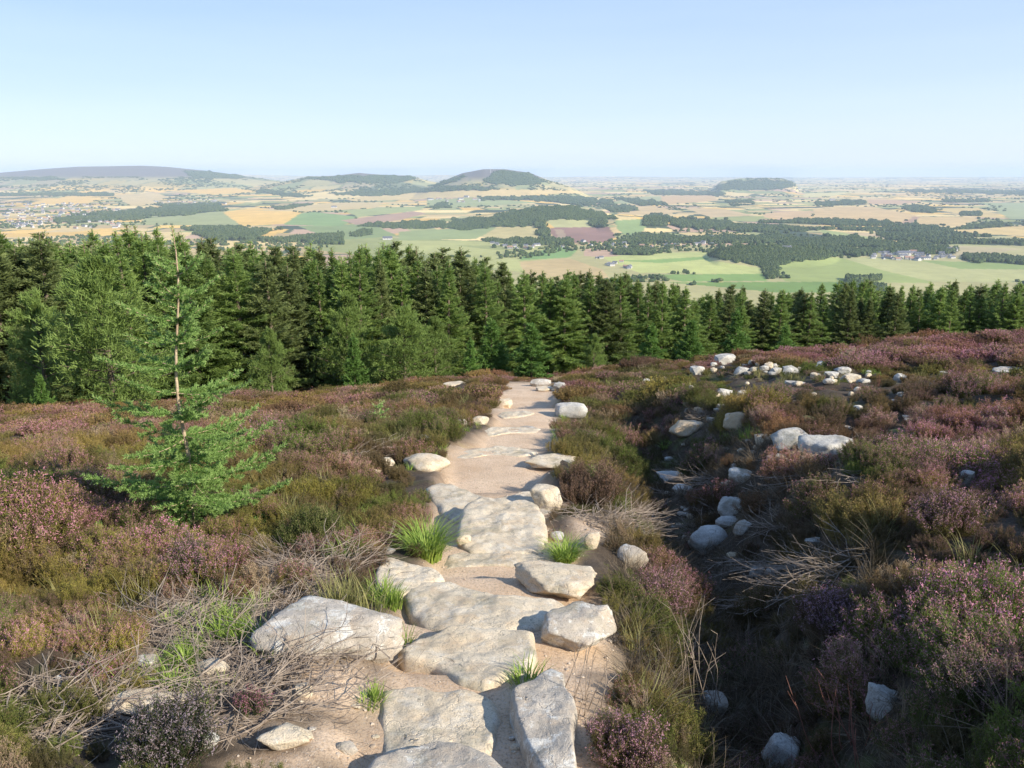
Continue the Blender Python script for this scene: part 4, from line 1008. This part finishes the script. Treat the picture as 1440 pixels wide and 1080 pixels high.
WOODS = [ # outline, tree height, label
 ([(255,322),(300,318),(480,330),(484,344),(400,340),(300,338)],14,'long dark plantation block just above the left treetops'),
 ([(935,306),(1000,308),(1045,313),(1090,322),(1060,326),(1000,322),(950,320)],13,'sloping broadleaf wood on the middle hill'),
 ([(868,344),(885,333),(905,329),(960,333),(1040,334),(1100,336),(1080,344),(1000,344),(920,343)],13,'broadleaf wood along the foot of the middle hill'),
 ([(1050,322),(1090,326),(1140,336),(1210,347),(1240,354),(1200,362),(1150,352),(1110,347),(1090,338),(1075,330)],13,'broad band of trees reaching down to the village'),
 ([(1160,310),(1240,312),(1340,322),(1340,326),(1260,330),(1150,320)],13,'tree belt below the golden stubble fields'),
 ([(1120,330),(1200,334),(1290,345),(1350,352),(1340,358),(1240,356),(1180,350)],13,'dark wood behind the village'),
 ([(1230,328),(1345,326),(1440,340),(1950,348),(1950,354),(1400,345),(1340,345),(1250,338)],13,'long dark tree belt at the right'),
 ([(1080,310),(1160,308),(1220,318),(1120,326),(1060,318)],12,'wooded hollow right of the middle hill'),
 ([(1000,352),(1050,346),(1110,347),(1160,352),(1185,360),(1130,366),(1072,374),(1020,364),(996,362)],9,'dark green plantation on a low mound above the green fields'),
 ([(1068,374),(1090,372),(1095,390),(1080,392)],9,'narrow strip of trees running down from the mound plantation'),
 ([(500,318),(525,313),(625,310),(630,318),(600,322),(540,320)],8,'dark plantation on the left shoulder of the wooded hill'),
 ([(620,320),(640,308),(690,305),(690,320),(650,324)],8,'scrubby wood between the two plantation blocks'),
 ([(690,305),(720,296),(760,290),(800,289),(840,298),(870,307),(830,309),(780,308),(745,318),(680,320)],8,'dark plantation covering the wooded hill'),
 ([(752,312),(762,308),(775,334),(768,340),(758,336)],14,'narrow dark belt of trees beside the pinkish ploughed field'),
 ([(768,336),(805,338),(806,345),(768,345)],12,'clump of trees at the foot of the narrow dark belt'),
 ([(828,315),(840,308),(852,310),(854,319),(832,320)],14,'round clump of tall trees above the ploughed field'),
 ([(905,306),(920,301),(940,306),(935,318),(905,318)],14,'round tree clump at the left end of the middle hill wood'),
 ([(863,354),(900,351),(920,354),(918,359),(864,359)],11,'row of trees at the head of the yellow-green field'),
 ([(675,337),(740,334),(760,338),(800,343),(760,345),(690,341)],9,'hedgerow trees along the valley road'),
 ([(845,290),(880,288),(900,296),(860,299)],12,'small wood right of the wooded hill'),
 ([(600,292),(625,285),(635,292),(612,294)],12,'tree clump by a hill farm'),
 ([(672,277),(800,276),(860,283),(870,289),(820,290),(760,282),(680,281)],13,'dark distant tree belt behind the wooded hill'),
 ([(860,277),(920,282),(940,289),(900,290)],12,'distant strip of trees right of the dark belt'),
 ([(905,266),(1010,270),(1020,275),(920,274)],13,'far blue tree line left of the flat hill'),
 ([(1005,262),(1030,255),(1110,254),(1118,262),(1080,268),(1010,266)],13,'wood covering the far flat-topped hill'),
 ([(1020,283),(1055,280),(1060,288),(1030,290)],12,'oval copse in the pale fields'),
 ([(1145,285),(1210,281),(1218,288),(1150,291)],12,'elongated copse above the golden stubble'),
 ([(1268,292),(1290,289),(1316,294),(1312,300),(1280,298)],12,'wooded knoll right of the golden stubble'),
 ([(1350,299),(1378,297),(1380,303),(1352,304)],12,'small oval copse in the right golden field'),
 ([(1325,281),(1390,281),(1392,284),(1330,285)],12,'long low copse far right'),
 ([(1265,266),(1440,268),(1950,272),(1950,276),(1400,273),(1280,270)],14,'far blue tree line at the right'),
 ([(1330,322),(1400,312),(1425,318),(1360,323)],11,'tree strip above the right golden field'),
 ([(1360,358),(1440,362),(1950,366),(1950,374),(1400,370),(1350,366)],12,'wood right of the village'),
 ([(70,310),(120,300),(180,296),(260,288),(310,290),(320,296),(240,304),(180,308),(120,316)],13,'dark wood along the left town'),
 ([(215,288),(310,285),(312,290),(240,292)],12,'trees in the upper part of the left town'),
 ([(0,272),(100,271),(160,272),(160,276),(60,275),(0,276)],13,'far blue strip of forest at the left'),
 ([(255,240),(290,240),(342,247),(340,251),(275,251)],14,'forest on the right end of the long left hill'),
 ([(30,252),(70,248),(92,252),(60,254)],14,'small wood on the left slope of the long hill'),
 ([(460,272),(560,265),(680,262),(700,266),(600,270),(520,276)],13,'long blue wood at the foot of the round hill'),
 ([(430,251),(480,248),(540,247),(590,250),(560,258),(480,256)],14,'forest on the low hill left of the round hill'),
 ([(600,262),(640,250),(660,247),(620,262)],13,'forest up the left flank of the round hill'),
 ([(680,254),(700,240),(745,243),(768,256),(740,260),(690,258)],13,'forest on the right flank of the round hill'),
 ([(362,266),(440,275),(420,278),(365,271)],12,'dark strip of trees right of the left golden fields'),
 ([(380,292),(430,286),(440,288),(390,295)],12,'hedgerow wood left of the golden field'),
 ([(1188,396),(1200,392),(1235,392),(1245,400),(1240,412),(1190,412)],14,'dark round wood showing just over the right treetops'),
 ([(490,328),(520,322),(524,330),(500,333)],10,'small scrub wood below the left plantation'),
]
def wgap(x, y, h_): return (vn(x/230, y/170, 77) > .30) | (h_ < 12) | (y > 7000)
def field_colour(x, y):
    n = len(x); z = height(x, y); px, py, _ = proj(x, y, z)
    wx = x+240*(fbm(x/1500, y/1500, 90, 2)-.5)*2; wy = y+500*(fbm(x/1700, y/1700, 91, 2)-.5)*2
    sz = np.where(y < 9000, 1.0, 1.9); cxs = 330*sz; cys = 260*sz
    row = np.floor(wy/cys); u = wx/cxs+h2(row, row*0+3, 5)*3; cell = np.floor(u); split = h2(cell, row, 6) < .4
    cell2 = cell*2+np.where(split & ((u-cell) > .5), 1, 0)
    rr = h2(cell2, row, 7); r2 = h2(cell2, row, 8)
    pal = np.array([GOLD, PALE, GRN, (.70, .50, .22), OLV, (.66, .48, .22), PNK, (.78, .58, .26), (.34,.34,.14), TAN, GOLD, OLV]); c = pal[(rr*11.99).astype(int)]*(.85+.3*r2)[:, None]
    fu = np.abs((u-cell)-np.where(split, np.where((u-cell) > .5, 1, .5), 1)); fv = (wy/cys)-row
    hedge = ((fu*cxs < 26) | (fv*cys < 30)) & (vn(x/160, y/160, 93) > .5); c = np.where(hedge[:, None], np.array([.09, .12, .06]), c)
    wood = (rr > .90) & (y > 3000); c = np.where(wood[:, None], np.array([.06, .085, .05]), c)
    # hills: heath and grass
    hill = sstep(40, 120, z-PL)*(y < 20000); heath = np.array([.17, .145, .135]); gr = np.array([.27, .28, .13])
    hh = sstep(150, 215, z-PL); c = c*(1-.6*hill[:, None])+gr*.6*hill[:, None]; c = c*(1-hh[:, None])+heath*hh[:, None]
    jx = px+(fbm(x/130, y/130, 95, 2)-.5)*5
    for poly, col in FIELDS:
        m = in_poly(jx, py, poly); v = .92+.16*fbm(x/60, y/200, 96, 2)
        c = np.where(m[:, None], np.array(col)[None]*v[:, None], c)
    for poly, h_, lb in WOODS:
        m = in_poly(px, py, poly) & wgap(x, y, h_); c = np.where(m[:, None], np.array([.05, .07, .035]), c)
    c = c*(.9+.2*fbm(x/90, y/90, 97, 3))[:, None]
    near = (y < 850)[:, None]; c = np.where(near, np.array([.05, .07, .03]), c)
    return c
def mat_valley():
    t = NT('valley_fields'); a = t.attr('col'); v = t.geoco()
    c = t.mix(t.ramp(t.noise(.03, 5, .7, v), [(.35, (.18,)*3), (.6, (0,)*3)]), a, (.12, .13, .07)); return t.bsdf(c, .95, spec=.1)
def far_z(x, y): return height(x, y)-.25*(np.hypot(x, y) < 95)
Va, Fa_, Xa, Ya = build_polar(86, 900, 1.035, -60, 60, 420, 0, far_z)
Vb, Fb, Xb, Yb = build_polar(Va[-1].dot(Va[-1]*[1, 1, 0])**.5, 46000, 1.0052, -44, 44, 760, 0, far_z)
Vc = np.vstack([Va, Vb]); Fc = np.vstack([Fa_, Fb+len(Va)]); cc = np.vstack([np.tile([.05, .06, .03], (len(Va), 1)), field_colour(Xb, Yb)])
tag(obj('terrain', mesh_from('terrain', Vc, Fc[:, ::-1], mat_valley(), True, {'col': cc})), kind='structure')

# far woods: lumpy crowns, every wood one mass
def crown_mesh(name, mat, seed, con=0):
    U, Fa = ICO[2]; v = U*(1+(vn3(U*2.1+seed, 5)-.5)*.6+(vn3(U*4.5+seed, 6)-.5)*.5)[:, None]; v[:, 2] = v[:, 2]*.5+.45
    if con: v[:, :2] *= (1.15-.85*np.clip(v[:, 2], 0, 1))[:, None]
    return mesh_from(name, v, Fa, mat, False)
def mat_wood():
    t = NT('far_tree_crowns'); v = t.geoco(); oi = t.n('ShaderNodeObjectInfo')
    c = t.mix(oi.outputs['Random'], (.045, .075, .026), (.12, .15, .055)); c = t.mix(t.ramp(t.noise(.35, 4, .8, v), [(.4, (.6,)*3), (.6, (0,)*3)]), c, (.02, .035, .015))
    return t.bsdf(c, .9, spec=.1)
M_wood = mat_wood()
CROWN = proto_col('tree_crown', [crown_mesh('tree_crown', M_wood, 3*i+1) for i in range(5)])
CONE = proto_col('conifer_crown', [crown_mesh('conifer_crown', M_wood, 3*i+2, 1) for i in range(3)])
def wood(poly, h_, lb, dens=.45, name='woodland'):
    P_ = np.array(poly, float); x0, y0 = P_.min(0); x1, y1 = P_.max(0); n = int((x1-x0)*(y1-y0)*dens*3)+20; n = min(n, 9000)
    qx = rng.uniform(x0, x1, n); qy = rng.uniform(y0, y1, n); jx = qx+rng.normal(size=n)*2+9*(vn(qx/9, qy/4, 45)-.5)*min(1, (x1-x0)/70); jy = qy+(vn(qx/7, qy/7, 46)-.5)*min(6, (y1-y0)*.4); m = in_poly(jx, jy, poly); qx, qy = qx[m], qy[m]
    if len(qx) < 3: return
    x, y, z, t = hit(qx, qy, 0, True); m = (t < 43000) & wgap(x, y, h_); x, y, z = x[m], y[m], z[m]; n = len(x)
    r = np.maximum(4.5, y/F*1.7)*rng.uniform(.7, 1.3, n); hh = h_*rng.uniform(.75, 1.25, n)
    pl = h_ < 11; scatter(name, lb, 'wood', CONE if pl else CROWN, np.stack([x, y, z-1], -1), rots(n, .05), np.stack([r, r, hh*.95], -1), rng.integers(0, 3 if pl else 5, n))
for poly, h_, lb in WOODS: wood(poly, h_, lb)
# hedgerow trees and copses strewn over the farmland
n = 30000; qx = rng.uniform(-60, 1500, n); qy = 249+(405-249)*rng.uniform(0, 1, n)**1.7; x, y, z, t = hit(qx, qy, 0, True)
m = (vn(x/420, y/300, 99)+.35*vn(x/90, y/90, 98) > .87-.13*sstep(4000, 9000, y)) & (t < 43000) & ~((qy > 352) & ((vn(x/60, y/60, 94) < .55))); 
for poly, c_ in FIELDS[7:]: 
    P_ = np.array(poly); cen = P_.mean(0); m &= ~in_poly(qx, qy, [tuple(cen+(p-cen)*.93) for p in P_])
x, y, z = x[m], y[m], z[m]; n = len(x); r = np.maximum(4, y/F*1.25)*rng.uniform(.7, 1.4, n)
scatter('hedgerow_trees', 'small dark hedgerow trees and copses strewn across the distant farmland', 'trees', CROWN, np.stack([x, y, z-1], -1), rots(n, .05), np.stack([r*1.7, r, rng.uniform(7, 12, n)], -1), rng.integers(0, 5, n))

# houses
M_wall = simple('pale_harling', (.48, .46, .43), (.60, .58, .55), .2); M_wallg = simple('granite_wall', (.34, .33, .32), (.46, .45, .43), .2); M_roof = simple('slate_roof', (.10, .105, .12), (.17, .17, .19), .2, .6)
M_roofr = simple('tiled_roof', (.30, .17, .12), (.38, .24, .17), .2); M_pane = simple('dark_window', (.03, .035, .04), (.05, .055, .06), 1, .2)
def bxm(name, x0, x1, y0, y1, z0, z1, mat):
    V = [(a, b, c) for c in (z0, z1) for a, b in ((x0, y0), (x1, y0), (x1, y1), (x0, y1))]
    return mesh_from(name, V, np.array([[3, 2, 1, 0], [4, 5, 6, 7], [0, 1, 5, 4], [1, 2, 6, 5], [2, 3, 7, 6], [3, 0, 4, 7]]), mat)
def house_proto(L, Wd, hw, hr, mw, mr):
    root = empty('house', (0, 0, 0)); l, w = L/2, Wd/2
    V = [(-l,-w,-2),(l,-w,-2),(l,w,-2),(-l,w,-2),(-l,-w,hw),(l,-w,hw),(l,w,hw),(-l,w,hw),(-l,0,hw+hr-.15),(l,0,hw+hr-.15)]
    obj('wall', mesh_from('wall', V, [np.array([[0,1,5,4],[2,3,7,6],[3,2,1,0]]), np.array([[4,7,8],[6,5,9]]), np.array([[1,2,6,5],[3,0,4,7]])], mw), root)
    e = .5; V = [(-l-e,-w-e,hw-.3),(l+e,-w-e,hw-.3),(l+e,0,hw+hr+.1),(-l-e,0,hw+hr+.1),(-l-e,w+e,hw-.3),(l+e,w+e,hw-.3)]
    V2 = V+[(a, b, c+.35) for a, b, c in V]
    rf = obj('roof', mesh_from('roof', V2, np.array([[0,3,2,1],[3,4,5,2],[6,7,8,9],[9,8,11,10],[0,1,7,6],[4,10,11,5],[0,6,9,3],[3,9,10,4],[1,2,8,7],[2,5,11,8]]), mr), root)
    obj('chimney', bxm('chimney', l-1.2, l-.3, -.5, .5, hw+hr-.6, hw+hr+1.3, mw), rf)
    for sx in (-.55, 0, .55): obj('window', bxm('window', sx*l-.6, sx*l+.6, -w-.06, -w-.01, hw*.35, hw*.8, M_pane), root)
    return root
HP = [house_proto(14, 8, 5, 3.5, M_wall, M_roof), house_proto(11, 7.5, 3, 3, M_wallg, M_roof), house_proto(22, 11, 4.5, 3, M_wall, M_roof), house_proto(16, 8, 5, 3.2, M_wallg, M_roofr)]
hus = set()
def houses(n, poly, label, group, sc=1.0, lat=1.0):
    P_ = np.array(poly, float); k_ = 0
    while k_ < n:
        q = (rnd.uniform(P_[:, 0].min(), P_[:, 0].max()), rnd.uniform(P_[:, 1].min(), P_[:, 1].max()))
        if not in_poly(np.array([q[0]]), np.array([q[1]]), poly)[0]: continue
        x, y, z, t = [float(v[0]) for v in hit([q[0]], [q[1]], 0, True)]; p = HP[rnd.randrange(4)]
        if p.name in hus: o = copy_tree(p)
        else: o = p; hus.add(p.name)
        o.location = (x, y, z); o.rotation_euler = (0, 0, rnd.uniform(-.6, .6)+rnd.choice([0, 0, 1.57])); s_ = sc*rnd.uniform(.9, 1.3); o.scale = (s_,)*3
        tag(o, label, 'house', group); k_ += 1
houses(58, [(1215,357),(1260,354),(1330,356),(1342,364),(1290,367),(1225,364)], 'pale grey-roofed house of the village below the dark wood', 'houses of the right village', .95)
houses(26, [(770,340),(870,338),(1000,340),(1010,348),(900,350),(780,348)], 'pale house scattered along the road above the yellow-green field', 'houses along the valley road', .95)
houses(14, [(690,342),(770,346),(770,352),(700,350)], 'pale roadside house below the tan field', 'roadside houses left of the narrow tree belt', .95)
houses(10, [(835,362),(880,366),(890,380),(860,376)], 'house at the small hamlet just above the treetops', 'houses of the small hamlet', .85)
houses(150, [(0,288),(80,284),(140,288),(170,296),(90,308),(40,322),(0,320)], 'tiny pale house of the town at the left', 'houses of the left town', 1.15)
houses(22, [(90,322),(120,308),(170,306),(170,322)], 'tiny pale house at the lower edge of the left town', 'houses at the foot of the left town', 1.1)
houses(26, [(210,282),(300,280),(320,288),(240,290)], 'tiny pale house in the upper part of the left town', 'houses of the upper left town', 1.2)
houses(14, [(600,280),(660,276),(680,284),(620,288)], 'tiny pale building of the hill farm hamlet', 'buildings of the hill farm hamlet', 1.6)
for (px, py, lb, s_) in [(1270, 359, 'bright white long building in the middle of the right village', 1.8), (1338, 353, 'white farmhouse alone right of the village', 1.5), (545, 337, 'white farm building above the left treetops', 1.6), (1170, 282, 'white farm by the elongated copse', 2.2), (1122, 266, 'tiny white farm right of the flat-topped hill', 2.5), (1106, 350, 'white cottage in the wood behind the mound plantation', 1.2), (1000, 335, 'white church-like house rising from the middle wood', 1.3), (470, 292, 'white farm among the golden fields left of centre', 1.8)]:
    x, y, z, t = [float(v[0]) for v in hit([px], [py], 0, True)]; o = copy_tree(HP[2] if s_ != 1.3 else HP[0]); o.location = (x, y, z); o.scale = (s_,)*3; o.rotation_euler = (0, 0, .1)
    if 'group' in o: del o['group']
    tag(o, lb, 'house')
# wind turbines
M_turb = simple('white_paint', (.78, .78, .78), (.82, .82, .82), 1, .4)
def turbine(px, pb, hpx, label, ang):
    x, y, z, t = [float(v[0]) for v in hit([px], [pb], 0, True)]; H = hpx/F*y*.62
    root = empty('wind_turbine', (x, y, z)); tag(root, label, 'wind turbine', None)
    A = Acc(); A.tube([[0, 0, -3], [0, 0, H*.5], [0, 0, H]], [.034*H, .026*H, .018*H], (0, 0, 0), 10); obj('tower', A.mesh('tower', M_turb, True), root)
    A = Acc(); A.tube([[0, -.05*H, H], [0, -.03*H, H], [0, .07*H, H]], [.012*H, .026*H, .022*H], (0, 0, 0), 8); obj('nacelle', A.mesh('nacelle', M_turb, True), root)
    for b in range(3):
        a = ang+b*2.094; d = np.array([math.cos(a), 0, math.sin(a)]); c = np.array([0, -.05*H, H]); A = Acc()
        A.tube([c, c+d*H*.12, c+d*H*.6], [.012*H, .026*H, .005*H], (0, 0, 0), 6); obj('blade', A.mesh('blade', M_turb, True), root)
turbine(690, 243.5, 12, 'wind turbine on top of the round hill', .6)
turbine(371, 250, 9, 'wind turbine left of the group right of the long hill', 1.1)
turbine(384, 250, 8, 'second wind turbine right of the long hill', .3)
turbine(396, 250, 10, 'rightmost wind turbine right of the long hill', 1.6)

# ------------------------------------------------------------------ haze
me = bxm('haze', -47000, 47000, -300, 47500, -330, 135, None); hz = obj('haze', me); tag(hz, 'pale blue haze filling the valley air', 'haze', kind='stuff')
m = bpy.data.materials.new('haze_air'); m.use_nodes = True; nt = m.node_tree; nt.nodes.clear(); ou = nt.nodes.new('ShaderNodeOutputMaterial'); pv = nt.nodes.new('ShaderNodeVolumePrincipled')
pv.inputs['Color'].default_value = (.68, .82, 1, 1); pv.inputs['Density'].default_value = 4.8e-5; pv.inputs['Anisotropy'].default_value = 0.0
nt.links.new(pv.outputs[0], ou.inputs['Volume']); me.materials.append(m)

# ------------------------------------------------------------------ light, sky, camera
EL, PH = R(30), R(33)
w = bpy.data.worlds.new('World'); SC.world = w; w.use_nodes = True; nt = w.node_tree; bg = nt.nodes['Background']; sky = nt.nodes.new('ShaderNodeTexSky')
sky.sky_type = 'NISHITA'; sky.sun_disc = False; sky.sun_elevation = EL; sky.sun_rotation = R(90)+PH; sky.altitude = 300; sky.air_density = 1.0; sky.dust_density = .4; sky.ozone_density = 2.5
tc = nt.nodes.new('ShaderNodeTexCoord'); sx = nt.nodes.new('ShaderNodeSeparateXYZ'); nt.links.new(tc.outputs['Generated'], sx.inputs[0])
rp = nt.nodes.new('ShaderNodeValToRGB'); e = rp.color_ramp.elements
while len(e) < 5: e.new(.5)
for el, (p_, c_) in zip(e, [(0, (3.3, 3.75, 4.2)), (.06, (2.95, 3.55, 4.2)), (.19, (2.1, 2.85, 4.15)), (.5, (1.1, 1.9, 3.6)), (1, (.8, 1.4, 3.0))]): el.position = p_; el.color = (*[q/5 for q in c_], 1)
mp = nt.nodes.new('ShaderNodeMapping'); mp.inputs['Scale'].default_value = (1.5, 1.5, 16); nz = nt.nodes.new('ShaderNodeTexNoise'); nz.inputs['Scale'].default_value = 1.6; nz.inputs['Detail'].default_value = 5
nt.links.new(tc.outputs['Generated'], mp.inputs[0]); nt.links.new(mp.outputs[0], nz.inputs['Vector'])
def mth(op, a, b):
    n_ = nt.nodes.new('ShaderNodeMath'); n_.operation = op
    for i_, v_ in enumerate((a, b)):
        if isinstance(v_, (int, float)): n_.inputs[i_].default_value = v_
        else: nt.links.new(v_, n_.inputs[i_])
    return n_.outputs[0]
el_ = mth('SUBTRACT', mth('ADD', sx.outputs[2], mth('MULTIPLY', nz.outputs['Fac'], .075)), mth('MULTIPLY', sx.outputs[0], .045)); el_ = mth('SUBTRACT', el_, .035)
nt.links.new(el_, rp.inputs[0])
vm = nt.nodes.new('ShaderNodeVectorMath'); vm.operation = 'SCALE'; vm.inputs['Scale'].default_value = 5; nt.links.new(rp.outputs[0], vm.inputs[0])
mx = nt.nodes.new('ShaderNodeMix'); mx.data_type = 'RGBA'; mx.inputs[0].default_value = .85; nt.links.new(sky.outputs[0], mx.inputs[6]); nt.links.new(vm.outputs[0], mx.inputs[7])
nt.links.new(mx.outputs[2], bg.inputs[0]); bg.inputs[1].default_value = .14
sl = bpy.data.lights.new('sun', 'SUN'); sl.energy = 4.4; sl.angle = R(.5); sl.color = (1, .93, .82); so = bpy.data.objects.new('sun', sl); COL.objects.link(so)
sd = Vector((math.cos(EL)*math.cos(PH), -math.cos(EL)*math.sin(PH), math.sin(EL))); so.rotation_euler = sd.to_track_quat('Z', 'Y').to_euler()
cam = bpy.data.cameras.new('camera'); co = bpy.data.objects.new('camera', cam); COL.objects.link(co); co.location = (0, 0, CH); co.rotation_euler = (math.pi/2-P, 0, 0)
cam.sensor_width = 36; cam.lens = F/1440*36; cam.clip_start = .05; cam.clip_end = 120000; SC.camera = co
SC.view_settings.view_transform = 'Standard'; SC.view_settings.look = 'None'; SC.view_settings.gamma = 1; SC.view_settings.exposure = .76
SC.cycles.volume_bounces = 1; SC.cycles.max_bounces = 6; SC.cycles.transparent_max_bounces = 4
